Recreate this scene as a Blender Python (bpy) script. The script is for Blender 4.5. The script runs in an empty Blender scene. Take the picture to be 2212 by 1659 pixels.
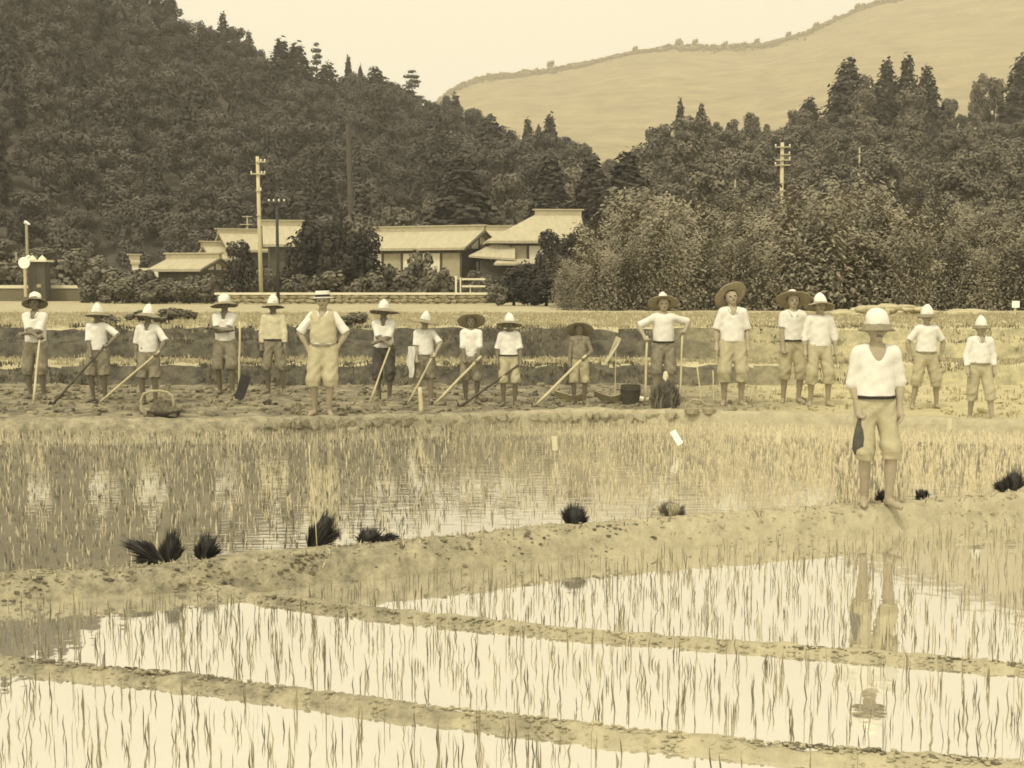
import bpy, bmesh, math, random
import numpy as np
from mathutils import Vector, Matrix
random.seed(7)
RNG = np.random.default_rng(11)
C = bpy.context.scene.collection
SC = bpy.context.scene

# ------------------------------------------------------------------ camera, sky, sun, exposure
CAM_H = 1.92
FPX = 2900.0            # focal length in picture units (picture 2212 x 1659)
PITCH = math.atan(212.5 / FPX)
cam_data = bpy.data.cameras.new('camera')
cam_data.sensor_width = 36.0
cam_data.lens = 36.0 * FPX / 2212.0
cam_data.clip_start = 0.1
cam_data.clip_end = 6000
cam = bpy.data.objects.new('camera', cam_data)
cam.location = (0, 0, CAM_H)
cam.rotation_euler = (math.pi / 2 - PITCH, 0, 0)
C.objects.link(cam)
SC.camera = cam

SUN_EL, SUN_AZ = math.radians(57), math.radians(205)    # azimuth clockwise from +Y: behind and left of the camera
world = bpy.data.worlds.new('World')
SC.world = world
world.use_nodes = True
wn, wl = world.node_tree.nodes, world.node_tree.links
wn.clear()
sky = wn.new('ShaderNodeTexSky')
sky.sky_type = 'NISHITA'
sky.sun_disc = False
sky.sun_elevation = SUN_EL
sky.sun_rotation = SUN_AZ
sky.air_density = 1.0
sky.dust_density = 6.0
sky.ozone_density = 1.0
bw = wn.new('ShaderNodeRGBToBW')
veil = wn.new('ShaderNodeMath'); veil.operation = 'MULTIPLY_ADD'      # thin even cloud over the clear sky
veil.inputs[1].default_value = 0.35
veil.inputs[2].default_value = 11.9
tint = wn.new('ShaderNodeMix'); tint.data_type = 'RGBA'; tint.blend_type = 'MULTIPLY'
tint.inputs[0].default_value = 1.0
tint.inputs[7].default_value = (1.0, 0.925, 0.72, 1)
bg = wn.new('ShaderNodeBackground'); bg.inputs[1].default_value = 0.12
wo = wn.new('ShaderNodeOutputWorld')
wl.new(sky.outputs[0], bw.inputs[0]); wl.new(bw.outputs[0], veil.inputs[0])
wl.new(veil.outputs[0], tint.inputs[6]); wl.new(tint.outputs[2], bg.inputs[0]); wl.new(bg.outputs[0], wo.inputs[0])

sun_data = bpy.data.lights.new('sun', 'SUN')
sun_data.energy = 2.1
sun_data.angle = math.radians(8)
sun_data.color = (1.0, 0.93, 0.74)
sun = bpy.data.objects.new('sun', sun_data)
sd = Vector((math.sin(SUN_AZ) * math.cos(SUN_EL), math.cos(SUN_AZ) * math.cos(SUN_EL), math.sin(SUN_EL)))
sun.rotation_euler = sd.to_track_quat('Z', 'Y').to_euler()
sun.location = sd * 50
C.objects.link(sun)

SC.view_settings.view_transform = 'Standard'
SC.view_settings.look = 'None'
SC.view_settings.exposure = 0.0
SC.view_settings.gamma = 1.0
SC.view_settings.use_curve_mapping = False
SC.render.engine = 'CYCLES'
SC.cycles.use_denoising = True
SC.cycles.max_bounces = 6
SC.cycles.volume_bounces = 0
SC.cycles.filter_width = 1.7

# ------------------------------------------------------------------ helpers
cP, sP = math.cos(PITCH), math.sin(PITCH)
def ray(px, py):
    u = (px - 1106) / FPX; v = -(py - 829.5) / FPX
    return Vector((u, cP + v * sP, -sP + v * cP))
def at(px, py, Y):                       # the point of the picture ray at distance Y
    r = ray(px, py); t = Y / r.y
    return Vector((r.x * t, Y, CAM_H + r.z * t))
def G(px, py, z):                        # the point of the picture ray on level z
    r = ray(px, py); t = (z - CAM_H) / r.z
    return Vector((r.x * t, r.y * t, z))

def hash01(i):
    i = (i.astype(np.int64) * 2654435761) & 0xffffffff
    i = ((i ^ (i >> 15)) * 2246822519) & 0xffffffff
    i = ((i ^ (i >> 13)) * 3266489917) & 0xffffffff
    return ((i ^ (i >> 16)) & 0xffff) / 65535.0
def vnoise(x, y, z=0.0, seed=0):
    x, y, z = np.broadcast_arrays(np.asarray(x, float), np.asarray(y, float), np.asarray(z, float))
    xi, yi, zi = np.floor(x).astype(np.int64), np.floor(y).astype(np.int64), np.floor(z).astype(np.int64)
    fx, fy, fz = x - xi, y - yi, z - zi
    fx, fy, fz = [f * f * (3 - 2 * f) for f in (fx, fy, fz)]
    out = 0
    for a in (0, 1):
        for b in (0, 1):
            for c in (0, 1):
                h = hash01((xi + a) * 73856093 + (yi + b) * 19349663 + (zi + c) * 83492791 + seed * 7919)
                out = out + h * (fx if a else 1 - fx) * (fy if b else 1 - fy) * (fz if c else 1 - fz)
    return out * 2 - 1
def fbm(x, y, z=0.0, oct=4, seed=0):
    o, a, f = 0, 1.0, 1.0
    for k in range(oct):
        o = o + a * vnoise(np.asarray(x) * f, np.asarray(y) * f, np.asarray(z) * f, seed + k * 13); a *= 0.5; f *= 2.03
    return o

def tag(o, label=None, cat=None, group=None, kind=None):
    if label: o['label'] = label
    if cat: o['category'] = cat
    if group: o['group'] = group
    if kind: o['kind'] = kind
    return o
def mesh_np(name, V, F, smooth=False):
    me = bpy.data.meshes.new(name)
    me.from_pydata(np.asarray(V).tolist(), [], F if isinstance(F, list) else np.asarray(F).tolist())
    if smooth: me.polygons.foreach_set('use_smooth', [True] * len(me.polygons))
    me.update()
    return me
def link(name, me, m=None, parent=None, loc=None):
    o = bpy.data.objects.new(name, me)
    if m is not None and me is not None and not me.materials: me.materials.append(m)
    C.objects.link(o)
    if parent is not None: o.parent = parent
    if loc is not None: o.location = loc
    return o
def empty(name, loc=(0, 0, 0), rz=0):
    o = bpy.data.objects.new(name, None); o.empty_display_size = 0.2
    C.objects.link(o); o.location = loc; o.rotation_euler = (0, 0, rz)
    return o
def copy_tree(o, parent=None):
    c = o.copy(); C.objects.link(c)
    if parent is not None: c.parent = parent
    for ch in list(o.children): copy_tree(ch, c)
    return c

class MB:                                # collects shapes that become ONE mesh
    def __init__(s): s.v = []; s.f = []
    def add(s, V, F):
        n = len(s.v); s.v += [tuple(p) for p in V]; s.f += [tuple(i + n for i in f) for f in F]; return s
    def box(s, lo, hi, rz=0.0, piv=None):
        (a, b, c), (d, e, f) = lo, hi
        P = [Vector(p) for p in ((a,b,c),(d,b,c),(d,e,c),(a,e,c),(a,b,f),(d,b,f),(d,e,f),(a,e,f))]
        if rz:
            pv = Vector(piv) if piv else (P[0] + P[6]) / 2
            R = Matrix.Rotation(rz, 3, 'Z'); P = [R @ (p - pv) + pv for p in P]
        return s.add(P, [(0,3,2,1),(4,5,6,7),(0,1,5,4),(1,2,6,5),(2,3,7,6),(3,0,4,7)])
    def tube(s, pts, rad, n=8):
        pts = [Vector(p) for p in pts]
        if not hasattr(rad, '__len__'): rad = [rad] * len(pts)
        V = []; F = []
        ref = Vector((0.13, 0.97, 0.2))
        for i, p in enumerate(pts):
            d = (pts[min(i + 1, len(pts) - 1)] - pts[max(i - 1, 0)]).normalized()
            a = d.cross(ref)
            if a.length < 0.15: a = d.cross(Vector((1, 0, 0)))
            a.normalize(); b = d.cross(a)
            for k in range(n):
                t = 2 * math.pi * k / n
                V.append(p + (a * math.cos(t) + b * math.sin(t)) * rad[i])
        for i in range(len(pts) - 1):
            for k in range(n):
                F.append((i*n + k, i*n + (k+1) % n, (i+1)*n + (k+1) % n, (i+1)*n + k))
        F.append(tuple(range(n))[::-1]); F.append(tuple((len(pts)-1)*n + k for k in range(n)))
        return s.add(V, F)
    def lathe(s, prof, n=24, M=None, wob=0.0, seed=1):
        V = []; F = []
        for i, (r, z) in enumerate(prof):
            for k in range(n):
                t = 2 * math.pi * k / n
                q = 1 + wob * float(vnoise(math.cos(t) * 1.7 + 5, math.sin(t) * 1.7, z * 6 + i * .15, seed))
                p = Vector((r * q * math.cos(t), r * q * math.sin(t), z + wob * .35 * r * float(vnoise(math.cos(t) * 1.3, math.sin(t) * 1.3 + 9, 2.0, seed))))
                V.append(M @ p if M else p)
        for i in range(len(prof) - 1):
            for k in range(n):
                F.append((i*n + k, i*n + (k+1) % n, (i+1)*n + (k+1) % n, (i+1)*n + k))
        return s.add(V, F)
    def build(s, name, m, parent=None, smooth=False, loc=None):
        return link(name, mesh_np(name, s.v, s.f, smooth), m, parent, loc)

# ------------------------------------------------------------------ materials
MATS = {}
def mat(name, col, col2=None, scale=4.0, rough=0.9, detail=6.0, bump=0.0, bscale=None, lo=0.35, hi=0.65, stretch=(1,1,1), spec=0.2):
    m = bpy.data.materials.new(name); m.use_nodes = True
    nt = m.node_tree; b = nt.nodes['Principled BSDF']
    b.inputs['Roughness'].default_value = rough
    b.inputs['Specular IOR Level'].default_value = spec
    if col2 is None:
        b.inputs['Base Color'].default_value = (*col, 1)
    tc = nt.nodes.new('ShaderNodeTexCoord'); mp = nt.nodes.new('ShaderNodeMapping')
    mp.inputs['Scale'].default_value = stretch
    nt.links.new(tc.outputs['Object'], mp.inputs[0])
    if col2 is not None:
        n = nt.nodes.new('ShaderNodeTexNoise'); n.inputs['Scale'].default_value = scale; n.inputs['Detail'].default_value = detail
        n.inputs['Roughness'].default_value = 0.78
        r = nt.nodes.new('ShaderNodeValToRGB')
        r.color_ramp.elements[0].position = lo; r.color_ramp.elements[0].color = (*col, 1)
        r.color_ramp.elements[1].position = hi; r.color_ramp.elements[1].color = (*col2, 1)
        nt.links.new(mp.outputs[0], n.inputs['Vector']); nt.links.new(n.outputs[0], r.inputs[0]); nt.links.new(r.outputs[0], b.inputs['Base Color'])
    if bump:
        n2 = nt.nodes.new('ShaderNodeTexNoise'); n2.inputs['Scale'].default_value = bscale or scale * 3; n2.inputs['Detail'].default_value = 5
        bp = nt.nodes.new('ShaderNodeBump'); bp.inputs['Strength'].default_value = bump; bp.inputs['Distance'].default_value = 0.06; n2.inputs['Roughness'].default_value = 0.7
        nt.links.new(mp.outputs[0], n2.inputs['Vector']); nt.links.new(n2.outputs[0], bp.inputs['Height']); nt.links.new(bp.outputs[0], b.inputs['Normal'])
    MATS[name] = m
    return m

def soil_mat(name, wet, wet2, dry, dry2, x0, x1, scale):  # wet: western colours, dry: eastern colours carrying the painted fade
    """dark earth in the west, washed-out fade painted into the colour eastwards"""
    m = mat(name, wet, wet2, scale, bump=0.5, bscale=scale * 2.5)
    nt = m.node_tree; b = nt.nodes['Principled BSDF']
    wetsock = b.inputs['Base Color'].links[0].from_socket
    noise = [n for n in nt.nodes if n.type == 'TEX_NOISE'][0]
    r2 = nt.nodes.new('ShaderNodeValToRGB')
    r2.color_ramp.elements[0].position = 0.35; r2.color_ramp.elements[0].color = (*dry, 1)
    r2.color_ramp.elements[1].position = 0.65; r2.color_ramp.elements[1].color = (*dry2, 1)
    nt.links.new(noise.outputs[0], r2.inputs[0])
    geo = nt.nodes.new('ShaderNodeNewGeometry'); sx = nt.nodes.new('ShaderNodeSeparateXYZ')
    nt.links.new(geo.outputs['Position'], sx.inputs[0])
    big = nt.nodes.new('ShaderNodeTexNoise'); big.inputs['Scale'].default_value = 0.5; big.inputs['Detail'].default_value = 4
    nt.links.new(geo.outputs['Position'], big.inputs['Vector'])
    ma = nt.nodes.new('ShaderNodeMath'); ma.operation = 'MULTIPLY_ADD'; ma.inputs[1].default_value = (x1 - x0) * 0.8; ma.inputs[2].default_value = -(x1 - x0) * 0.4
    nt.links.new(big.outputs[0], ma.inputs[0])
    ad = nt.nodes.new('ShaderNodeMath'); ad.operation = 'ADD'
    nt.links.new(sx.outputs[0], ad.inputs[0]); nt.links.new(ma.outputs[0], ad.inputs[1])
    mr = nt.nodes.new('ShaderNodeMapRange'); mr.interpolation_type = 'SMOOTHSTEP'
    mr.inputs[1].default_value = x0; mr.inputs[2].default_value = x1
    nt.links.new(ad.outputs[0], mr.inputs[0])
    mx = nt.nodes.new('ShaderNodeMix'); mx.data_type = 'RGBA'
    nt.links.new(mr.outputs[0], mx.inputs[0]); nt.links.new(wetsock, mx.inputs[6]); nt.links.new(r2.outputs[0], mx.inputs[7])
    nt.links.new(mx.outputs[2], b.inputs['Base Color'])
    return m

def leaf_mat(name, dark, light):
    m = bpy.data.materials.new(name); m.use_nodes = True
    nt = m.node_tree; b = nt.nodes['Principled BSDF']
    b.inputs['Roughness'].default_value = 0.8; b.inputs['Specular IOR Level'].default_value = 0.15
    a = nt.nodes.new('ShaderNodeAttribute'); a.attribute_name = 'tone'
    oi = nt.nodes.new('ShaderNodeObjectInfo')
    ma = nt.nodes.new('ShaderNodeMath'); ma.operation = 'MULTIPLY_ADD'; ma.inputs[1].default_value = 0.3; ma.inputs[2].default_value = -0.15
    nt.links.new(oi.outputs['Random'], ma.inputs[0])
    ad = nt.nodes.new('ShaderNodeMath'); ad.operation = 'ADD'; ad.use_clamp = True
    nt.links.new(a.outputs['Fac'], ad.inputs[0]); nt.links.new(ma.outputs[0], ad.inputs[1])
    mx = nt.nodes.new('ShaderNodeMix'); mx.data_type = 'RGBA'
    mx.inputs[6].default_value = (*dark, 1); mx.inputs[7].default_value = (*light, 1)
    nt.links.new(ad.outputs[0], mx.inputs[0]); nt.links.new(mx.outputs[2], b.inputs['Base Color'])
    MATS[name] = m
    return m

def water_mat(name, mud, mud2, mirror, bump=.05, st=(1, 1, 1)):
    m = mat(name, mud, mud2, 0.9, rough=0.9, lo=0.3, hi=0.7)
    nt = m.node_tree; b = nt.nodes['Principled BSDF']; out = [n for n in nt.nodes if n.type == 'OUTPUT_MATERIAL'][0]
    geo = nt.nodes.new('ShaderNodeNewGeometry')
    n2 = nt.nodes.new('ShaderNodeTexNoise'); n2.inputs['Scale'].default_value = 6.0; n2.inputs['Detail'].default_value = 2
    bp = nt.nodes.new('ShaderNodeBump'); bp.inputs['Strength'].default_value = bump; bp.inputs['Distance'].default_value = 0.02
    m3 = nt.nodes.new('ShaderNodeMapping'); m3.inputs['Scale'].default_value = st
    nt.links.new(geo.outputs['Position'], m3.inputs[0]); nt.links.new(m3.outputs[0], n2.inputs['Vector']); nt.links.new(n2.outputs[0], bp.inputs['Height'])
    gl = nt.nodes.new('ShaderNodeBsdfGlossy'); gl.inputs['Roughness'].default_value = 0.02; gl.inputs['Color'].default_value = (.97, .96, .93, 1)
    lw = nt.nodes.new('ShaderNodeLayerWeight'); lw.inputs['Blend'].default_value = 0.5
    nt.links.new(bp.outputs[0], gl.inputs['Normal'])
    mr = nt.nodes.new('ShaderNodeMapRange'); mr.inputs[1].default_value = 0.0; mr.inputs[2].default_value = 0.75; mr.inputs[3].default_value = 0.12; mr.inputs[4].default_value = mirror
    nt.links.new(lw.outputs['Facing'], mr.inputs[0])
    mx = nt.nodes.new('ShaderNodeMixShader')
    nt.links.new(mr.outputs[0], mx.inputs[0]); nt.links.new(b.outputs[0], mx.inputs[1]); nt.links.new(gl.outputs[0], mx.inputs[2]); nt.links.new(mx.outputs[0], out.inputs['Surface'])
    return m

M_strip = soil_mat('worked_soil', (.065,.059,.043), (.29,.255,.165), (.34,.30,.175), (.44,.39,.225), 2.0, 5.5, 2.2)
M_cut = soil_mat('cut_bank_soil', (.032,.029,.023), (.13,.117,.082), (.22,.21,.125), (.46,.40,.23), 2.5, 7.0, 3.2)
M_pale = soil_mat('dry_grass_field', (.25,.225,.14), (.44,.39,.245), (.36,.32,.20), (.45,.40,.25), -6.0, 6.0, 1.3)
M_mud = soil_mat('dike_mud', (.13,.118,.082), (.36,.32,.208), (.29,.26,.17), (.41,.366,.24), -1.8, 1.6, 6.0)
M_muddark = mat('wet_clod', (.06,.054,.04), (.2,.175,.11), 9.0, bump=.5)
M_floor = mat('paddy_mud', (.10,.09,.06), (.2,.175,.11), 2.0)
M_water_front = water_mat('front_paddy_water', (.36,.33,.24), (.46,.425,.315), .74)
M_water_back = water_mat('back_paddy_water', (.22,.2,.138), (.38,.343,.235), .62, .09, (.5, 1.8, 1))
M_hill = mat('hill_undergrowth', (.05,.046,.036), (.12,.108,.08), 0.5, bump=.6, bscale=1.5)
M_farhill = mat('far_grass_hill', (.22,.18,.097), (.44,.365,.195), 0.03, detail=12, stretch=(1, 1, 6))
M_white = mat('white_cotton', (.57,.55,.48), (.66,.64,.56), 14.0, bump=.25, bscale=60)
M_tan = mat('khaki_cotton', (.33,.295,.185), (.42,.375,.24), 12.0, bump=.3, bscale=60)
M_cream = mat('cream_cotton', (.48,.44,.29), (.58,.53,.36), 12.0, bump=.3, bscale=60)
M_buff = mat('buff_cloth', (.38,.34,.22), (.47,.42,.28), 12.0, bump=.3, bscale=60)
M_grey = mat('grey_work_cloth', (.15,.135,.095), (.27,.24,.165), 12.0, bump=.3, bscale=60)
M_dark = mat('dark_work_cloth', (.055,.05,.043), (.105,.096,.078), 12.0, bump=.3, bscale=60)
M_skin = mat('tanned_skin', (.28,.24,.165), (.34,.29,.20), 20.0, rough=.6)
M_skind = mat('dark_tanned_skin', (.14,.122,.088), (.19,.167,.115), 20.0, rough=.6)
M_hair = mat('black_hair', (.02,.018,.016), (.04,.036,.03), 30.0)
M_crown = mat('white_hat_cloth', (.60,.58,.50), (.70,.68,.59), 18.0, bump=.3, bscale=70)
M_brim = mat('straw_brim', (.25,.215,.14), (.36,.31,.20), 22.0, bump=.5, bscale=80)
M_brimd = mat('dark_straw_brim', (.22,.195,.13), (.33,.29,.195), 22.0, bump=.5, bscale=80)
M_belt = mat('dark_belt', (.03,.027,.024))
M_wood = mat('pale_wood', (.42,.37,.23), (.55,.49,.31), 9.0, stretch=(1,1,.2), bump=.2)
M_woodd = mat('dark_wood', (.06,.053,.042), (.11,.098,.075), 9.0, stretch=(1,1,.2), bump=.2)
M_iron = mat('dark_iron', (.03,.028,.026), (.05,.046,.04), 9.0, rough=.6)
M_wicker = mat('wicker', (.30,.265,.17), (.50,.44,.28), 40.0, bump=.6, bscale=90)
M_wickerd = mat('dark_wicker', (.05,.045,.035), (.12,.105,.075), 40.0, bump=.6, bscale=90)
M_plaster = mat('white_plaster', (.66,.61,.45), (.72,.67,.50), 3.0)
M_greywall = mat('weathered_boards', (.06,.054,.042), (.13,.117,.085), 4.0, stretch=(6,6,.6), bump=.3)
M_roof = mat('pale_roof', (.34,.305,.205), (.44,.395,.27), 1.2, stretch=(4,1,1), bump=.3, bscale=8)
M_ridge = mat('roof_ridge', (.30,.27,.18), (.42,.375,.24), 3.0)
M_stone = mat('wall_stone', (.22,.19,.12), (.42,.37,.235), 2.2, bump=.5, bscale=6)
M_mortar = mat('wall_core', (.16,.14,.09))
M_cap = mat('white_coping', (.62,.57,.42), (.70,.65,.48), 2.0)
M_insul = mat('porcelain', (.75,.72,.62), rough=.3)
M_paper = mat('white_paper', (.82,.80,.72))
M_trunk = mat('bark', (.06,.053,.04), (.12,.106,.08), 6.0, stretch=(1,1,.3), bump=.4)
M_trunkp = mat('pale_bark', (.22,.195,.14), (.30,.27,.19), 6.0, stretch=(1,1,.3), bump=.4)
L_hill = leaf_mat('hill_leaves', (.072,.066,.054), (.128,.118,.094))
L_conifer = leaf_mat('conifer_needles', (.032,.030,.025), (.078,.072,.057))
L_wood = leaf_mat('wood_leaves', (.085,.078,.06), (.24,.215,.155))
L_bamboo = leaf_mat('bamboo_leaves', (.095,.086,.063), (.32,.285,.195))
L_dark = leaf_mat('dark_garden_leaves', (.022,.020,.018), (.072,.066,.053))
L_shrub = leaf_mat('shrub_leaves', (.08,.073,.055), (.21,.19,.135))
L_pale = leaf_mat('pale_far_leaves', (.43,.355,.19), (.60,.50,.265))  # washed-out fade painted into the leaf colour of the far trees
L_rice = leaf_mat('rice_blades', (.10,.09,.06), (.42,.365,.225))
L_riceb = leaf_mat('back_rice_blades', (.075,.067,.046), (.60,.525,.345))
L_bundle = leaf_mat('dark_seedlings', (.014,.013,.012), (.055,.049,.042))
L_grass = leaf_mat('dry_grass', (.27,.24,.15), (.41,.365,.23))

# ------------------------------------------------------------------ terrain
def zone(x, y):
    return 1106 + FPX * np.asarray(x) / np.maximum(np.asarray(y), 1.0)
C_px = [(-1500, 925), (-600, 915), (0, 905), (400, 905), (700, 900), (1000, 891), (1300, 885), (1450, 886), (1700, 893), (2000, 901), (2212, 907), (2800, 920), (3600, 930)]
C_line = [G(a, b, .08) for a, b in C_px]
C_x = np.array([p.x for p in C_line]); C_y = np.array([p.y for p in C_line])
def yC(x): return np.interp(x, C_x, C_y)

def ground_z(x, y):
    x = np.asarray(x, float); y = np.asarray(y, float)
    w = .18 * fbm(x * .35, y * 0 + 3.1, oct=3, seed=5)
    w2 = .25 * fbm(x * .28, y * 0 + 7.7, oct=3, seed=6)
    z = np.full(np.broadcast(x, y).shape, -.5)
    def step(z, y0, y1, h):
        t = np.clip((y - y0) / (y1 - y0), 0, 1); t = t * t * (3 - 2 * t)
        return z + h * t
    yc = yC(x)
    z = step(z, yc + .12, yc + .3, .55)
    z = step(z, 25.3 + w, 25.75 + w, .345)
    z = step(z, 27.75 + w2, 27.95 + w2, .36)
    z = step(z, 28.2 + w2, 28.4 + w2, .27)
    z = step(z, 34., 80., -.07)
    rough = .022 * fbm(x * 2.6, y * 2.6, oct=4, seed=2) * np.clip((y - 18) / 1.0, 0, 1) * np.clip((60 - y) / 20, 0, 1)
    bank = np.clip((y - 25.2) / .3, 0, 1) * np.clip((28.6 - y) / .3, 0, 1)
    return z + rough * (1 + 1.0 * bank)

SKY_PX = np.array([-1800, -600, 0, 250, 380, 480, 560, 700, 830, 900, 1000, 1060, 1150, 1280, 1400, 1500, 1650, 1780, 2000, 2212, 2600, 3800], float)
SKY_PY = np.array([-560, -330, -130, 15, 80, 132, 192, 236, 262, 288, 320, 352, 392, 400, 374, 306, 292, 298, 280, 284, 262, 245], float)
DS_PX = np.array([-1800, 900, 1100, 1300, 3800], float); DS_V = np.array([240, 240, 215, 200, 200], float)
DB_PX = np.array([-1800, 0, 300, 900, 1300, 1500, 3800], float); DB_V = np.array([105, 105, 112, 104, 80, 66, 62], float)
def hill_z(x, y):
    p = zone(x, y)
    Ds = np.interp(p, DS_PX, DS_V); Db = np.interp(p, DB_PX, DB_V)
    zs = CAM_H + (617 - np.interp(p, SKY_PX, SKY_PY)) / FPX * Ds
    t = (np.asarray(y) - Db) / (Ds - Db)
    z = .9 + (zs - .9) * np.clip(t, 0, 1) ** 1.12
    z = z - np.clip(t - 1, 0, 5) * 26.0
    return z + np.clip(t * 6, 0, 1) * 1.0 * fbm(np.asarray(x) * .06, np.asarray(y) * .06, oct=4, seed=9) - np.where(t <= 0, .25, 0)
def terrain_z(x, y):
    return float(np.maximum(ground_z(x, y), hill_z(x, y))) if y > 50 else float(ground_z(x, y))

def grid_mesh(name, xs, ys, zf):
    X, Y = np.meshgrid(xs, ys); Z = zf(X, Y)
    V = np.stack([X, Y, Z], -1).reshape(-1, 3)
    nx, ny = len(xs), len(ys)
    i = np.arange(nx - 1)[None, :] + np.arange(ny - 1)[:, None] * nx
    F = np.stack([i, i + 1, i + nx + 1, i + nx], -1).reshape(-1, 4)
    return mesh_np(name, V, F, True), F, V

xs = np.concatenate([[-1100, -600, -300, -150, -80, -50, -35, -26], np.arange(-20, 20.01, .14), [26, 35, 50, 80, 150, 300, 600, 1100]])
ys = np.concatenate([[-40, -10, 0, 3, 8, 12, 15, 16.5], np.arange(17.4, 29.4, .075), np.arange(29.5, 40, .4), np.arange(41, 70, 2.5), [75, 85, 100, 130, 200, 400, 800, 1300, 1950]])
gm, GF, GV = grid_mesh('ground', xs, ys, ground_z)
ground = link('ground', gm); tag(ground, kind='structure')
for m in (M_strip, M_cut, M_pale, M_floor): gm.materials.append(m)
cen = GV[GF].mean(1)
nrm = np.cross(GV[GF[:, 1]] - GV[GF[:, 0]], GV[GF[:, 3]] - GV[GF[:, 0]]); nrm /= np.linalg.norm(nrm, axis=1)[:, None]
fw = .18 * fbm(cen[:, 0] * .35, 3.1, oct=3, seed=5); fw2 = .25 * fbm(cen[:, 0] * .28, 7.7, oct=3, seed=6); fj = .05 * fbm(cen[:, 0] * .9, cen[:, 1] * .9, oct=2, seed=8)
y_ = cen[:, 1]
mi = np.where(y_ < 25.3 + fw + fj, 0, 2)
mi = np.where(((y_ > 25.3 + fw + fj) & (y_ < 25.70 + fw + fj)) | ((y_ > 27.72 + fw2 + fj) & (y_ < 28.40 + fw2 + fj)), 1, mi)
mi = np.where((cen[:, 1] < 17.5) | (cen[:, 2] < -.3), 3, mi)
gm.polygons.foreach_set('material_index', mi.astype(np.int32)); gm.update()

def polar_mesh(name, pxs, ys, zf, jitter=0):
    P, Y = np.meshgrid(pxs, ys); X = (P - 1106) / FPX * Y; Z = zf(X, Y)
    V = np.stack([X, Y, Z], -1).reshape(-1, 3); nx, ny = len(pxs), len(ys)
    i = np.arange(nx - 1)[None, :] + np.arange(ny - 1)[:, None] * nx
    return mesh_np(name, V, np.stack([i, i + 1, i + nx + 1, i + nx], -1).reshape(-1, 4), True)
hill = link('hillside', polar_mesh('hillside', np.arange(-1800, 3801, 28.), np.arange(60, 262, 3.), hill_z), M_hill)
tag(hill, kind='structure')

FH_PX = np.array([-3000, -1500, 0, 700, 900, 985, 1050, 1100, 1200, 1300, 1400, 1450, 1560, 1650, 1730, 1800, 1870, 1950, 2100, 2300, 2700, 4200, 5200], float)
FH_PY = np.array([330, 330, 340, 330, 262, 196, 172, 166, 156, 141, 122, 112, 111, 106, 82, 52, 22, -4, -50, -115, -200, -200, 100], float)
FD = 1500.
def far_z(x, y):
    p = zone(x, y); zs = CAM_H + (617 - np.interp(p, FH_PX, FH_PY)) / FPX * FD
    t = (np.asarray(y) - 700) / (FD - 700)
    z = -1 + (zs + 1) * np.clip(t, 0, 1) ** .9
    return z - np.clip(t - 1, 0, 3) * 320 + np.clip(t * 4, 0, 1) * np.clip((1.02 - t) * 8, 0, 1) * 9 * fbm(np.asarray(x) * .008, np.asarray(y) * .008, oct=4, seed=21)
fp = np.arange(-1000, 3201, 22.)
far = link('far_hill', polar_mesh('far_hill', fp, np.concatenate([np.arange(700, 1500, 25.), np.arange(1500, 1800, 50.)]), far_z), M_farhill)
tag(far, kind='structure')

# dikes and banks: a cross-section swept along a plan line, roughened into clods
def sweep(name, line, prof, m, dz=0.03, seed=1, step=.06, wob=.05):
    pts = [line[0]]
    L = [Vector((p[0], p[1], 0)) for p in line]
    seg = []; 
    for a, b in zip(L[:-1], L[1:]):
        n = max(2, int((b - a).length / step))
        for k in range(n): seg.append(a.lerp(b, k / n))
    seg.append(L[-1])
    # resample profile
    pr = []
    for (a, b) in zip(prof[:-1], prof[1:]):
        n = max(1, int(math.hypot(b[0] - a[0], b[1] - a[1]) / step))
        for k in range(n): pr.append((a[0] + (b[0] - a[0]) * k / n, a[1] + (b[1] - a[1]) * k / n))
    pr.append(prof[-1])
    V = []
    for i, p in enumerate(seg):
        d = (seg[min(i + 3, len(seg) - 1)] - seg[max(i - 3, 0)]).normalized(); nrm = Vector((-d.y, d.x, 0))
        for (o, z) in pr: V.append((p.x + nrm.x * o, p.y + nrm.y * o, z))
    V = np.array(V); n = len(pr)
    s = fbm(V[:, 0] * 1.1, V[:, 1] * 1.1, 0, 3, seed) * wob
    V[:, 2] += (.75 * fbm(V[:, 0] * 11, V[:, 1] * 11, V[:, 2] * 11, 4, seed + 4) - .8 * np.clip(fbm(V[:, 0] * 9, V[:, 1] * 9, V[:, 2] * 9, 3, seed + 9), .15, 1)) * dz + s * .35
    V[:, 0] += fbm(V[:, 0] * 6, V[:, 1] * 6, V[:, 2] * 6, 3, seed + 1) * dz * .7
    V[:, 1] += fbm(V[:, 0] * 6, V[:, 1] * 6, V[:, 2] * 6, 3, seed + 2) * dz * .9 + s
    i = np.arange(n - 1)[None, :] + np.arange(len(seg) - 1)[:, None] * n
    F = np.stack([i, i + n, i + n + 1, i + 1], -1).reshape(-1, 4)
    o = link(name, mesh_np(name, V, F, True), m); tag(o, kind='structure')
    return o
B_px = [(-900, 1320), (-300, 1268), (0, 1250), (400, 1227), (700, 1192), (1000, 1166), (1240, 1141), (1600, 1115), (1885, 1094), (2212, 1071), (2700, 1045), (3300, 1020)]
B_line = [G(a, b, 0.0) for a, b in B_px]
sweep('main_dike', B_line, [(-.26, -.5), (-.13, -.2), (-.05, -.06), (0, -.005), (.1, .012), (.24, .0), (.36, -.1), (.45, -.5)], M_mud, .018, 31, wob=.025, step=.045)
sweep('far_dike', C_line, [(-.1, -.45), (-.05, -.12), (0, .05), (.05, .08), (.22, .085), (.34, .045), (.5, -.02)], M_mud, .02, 37, step=.07)
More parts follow.
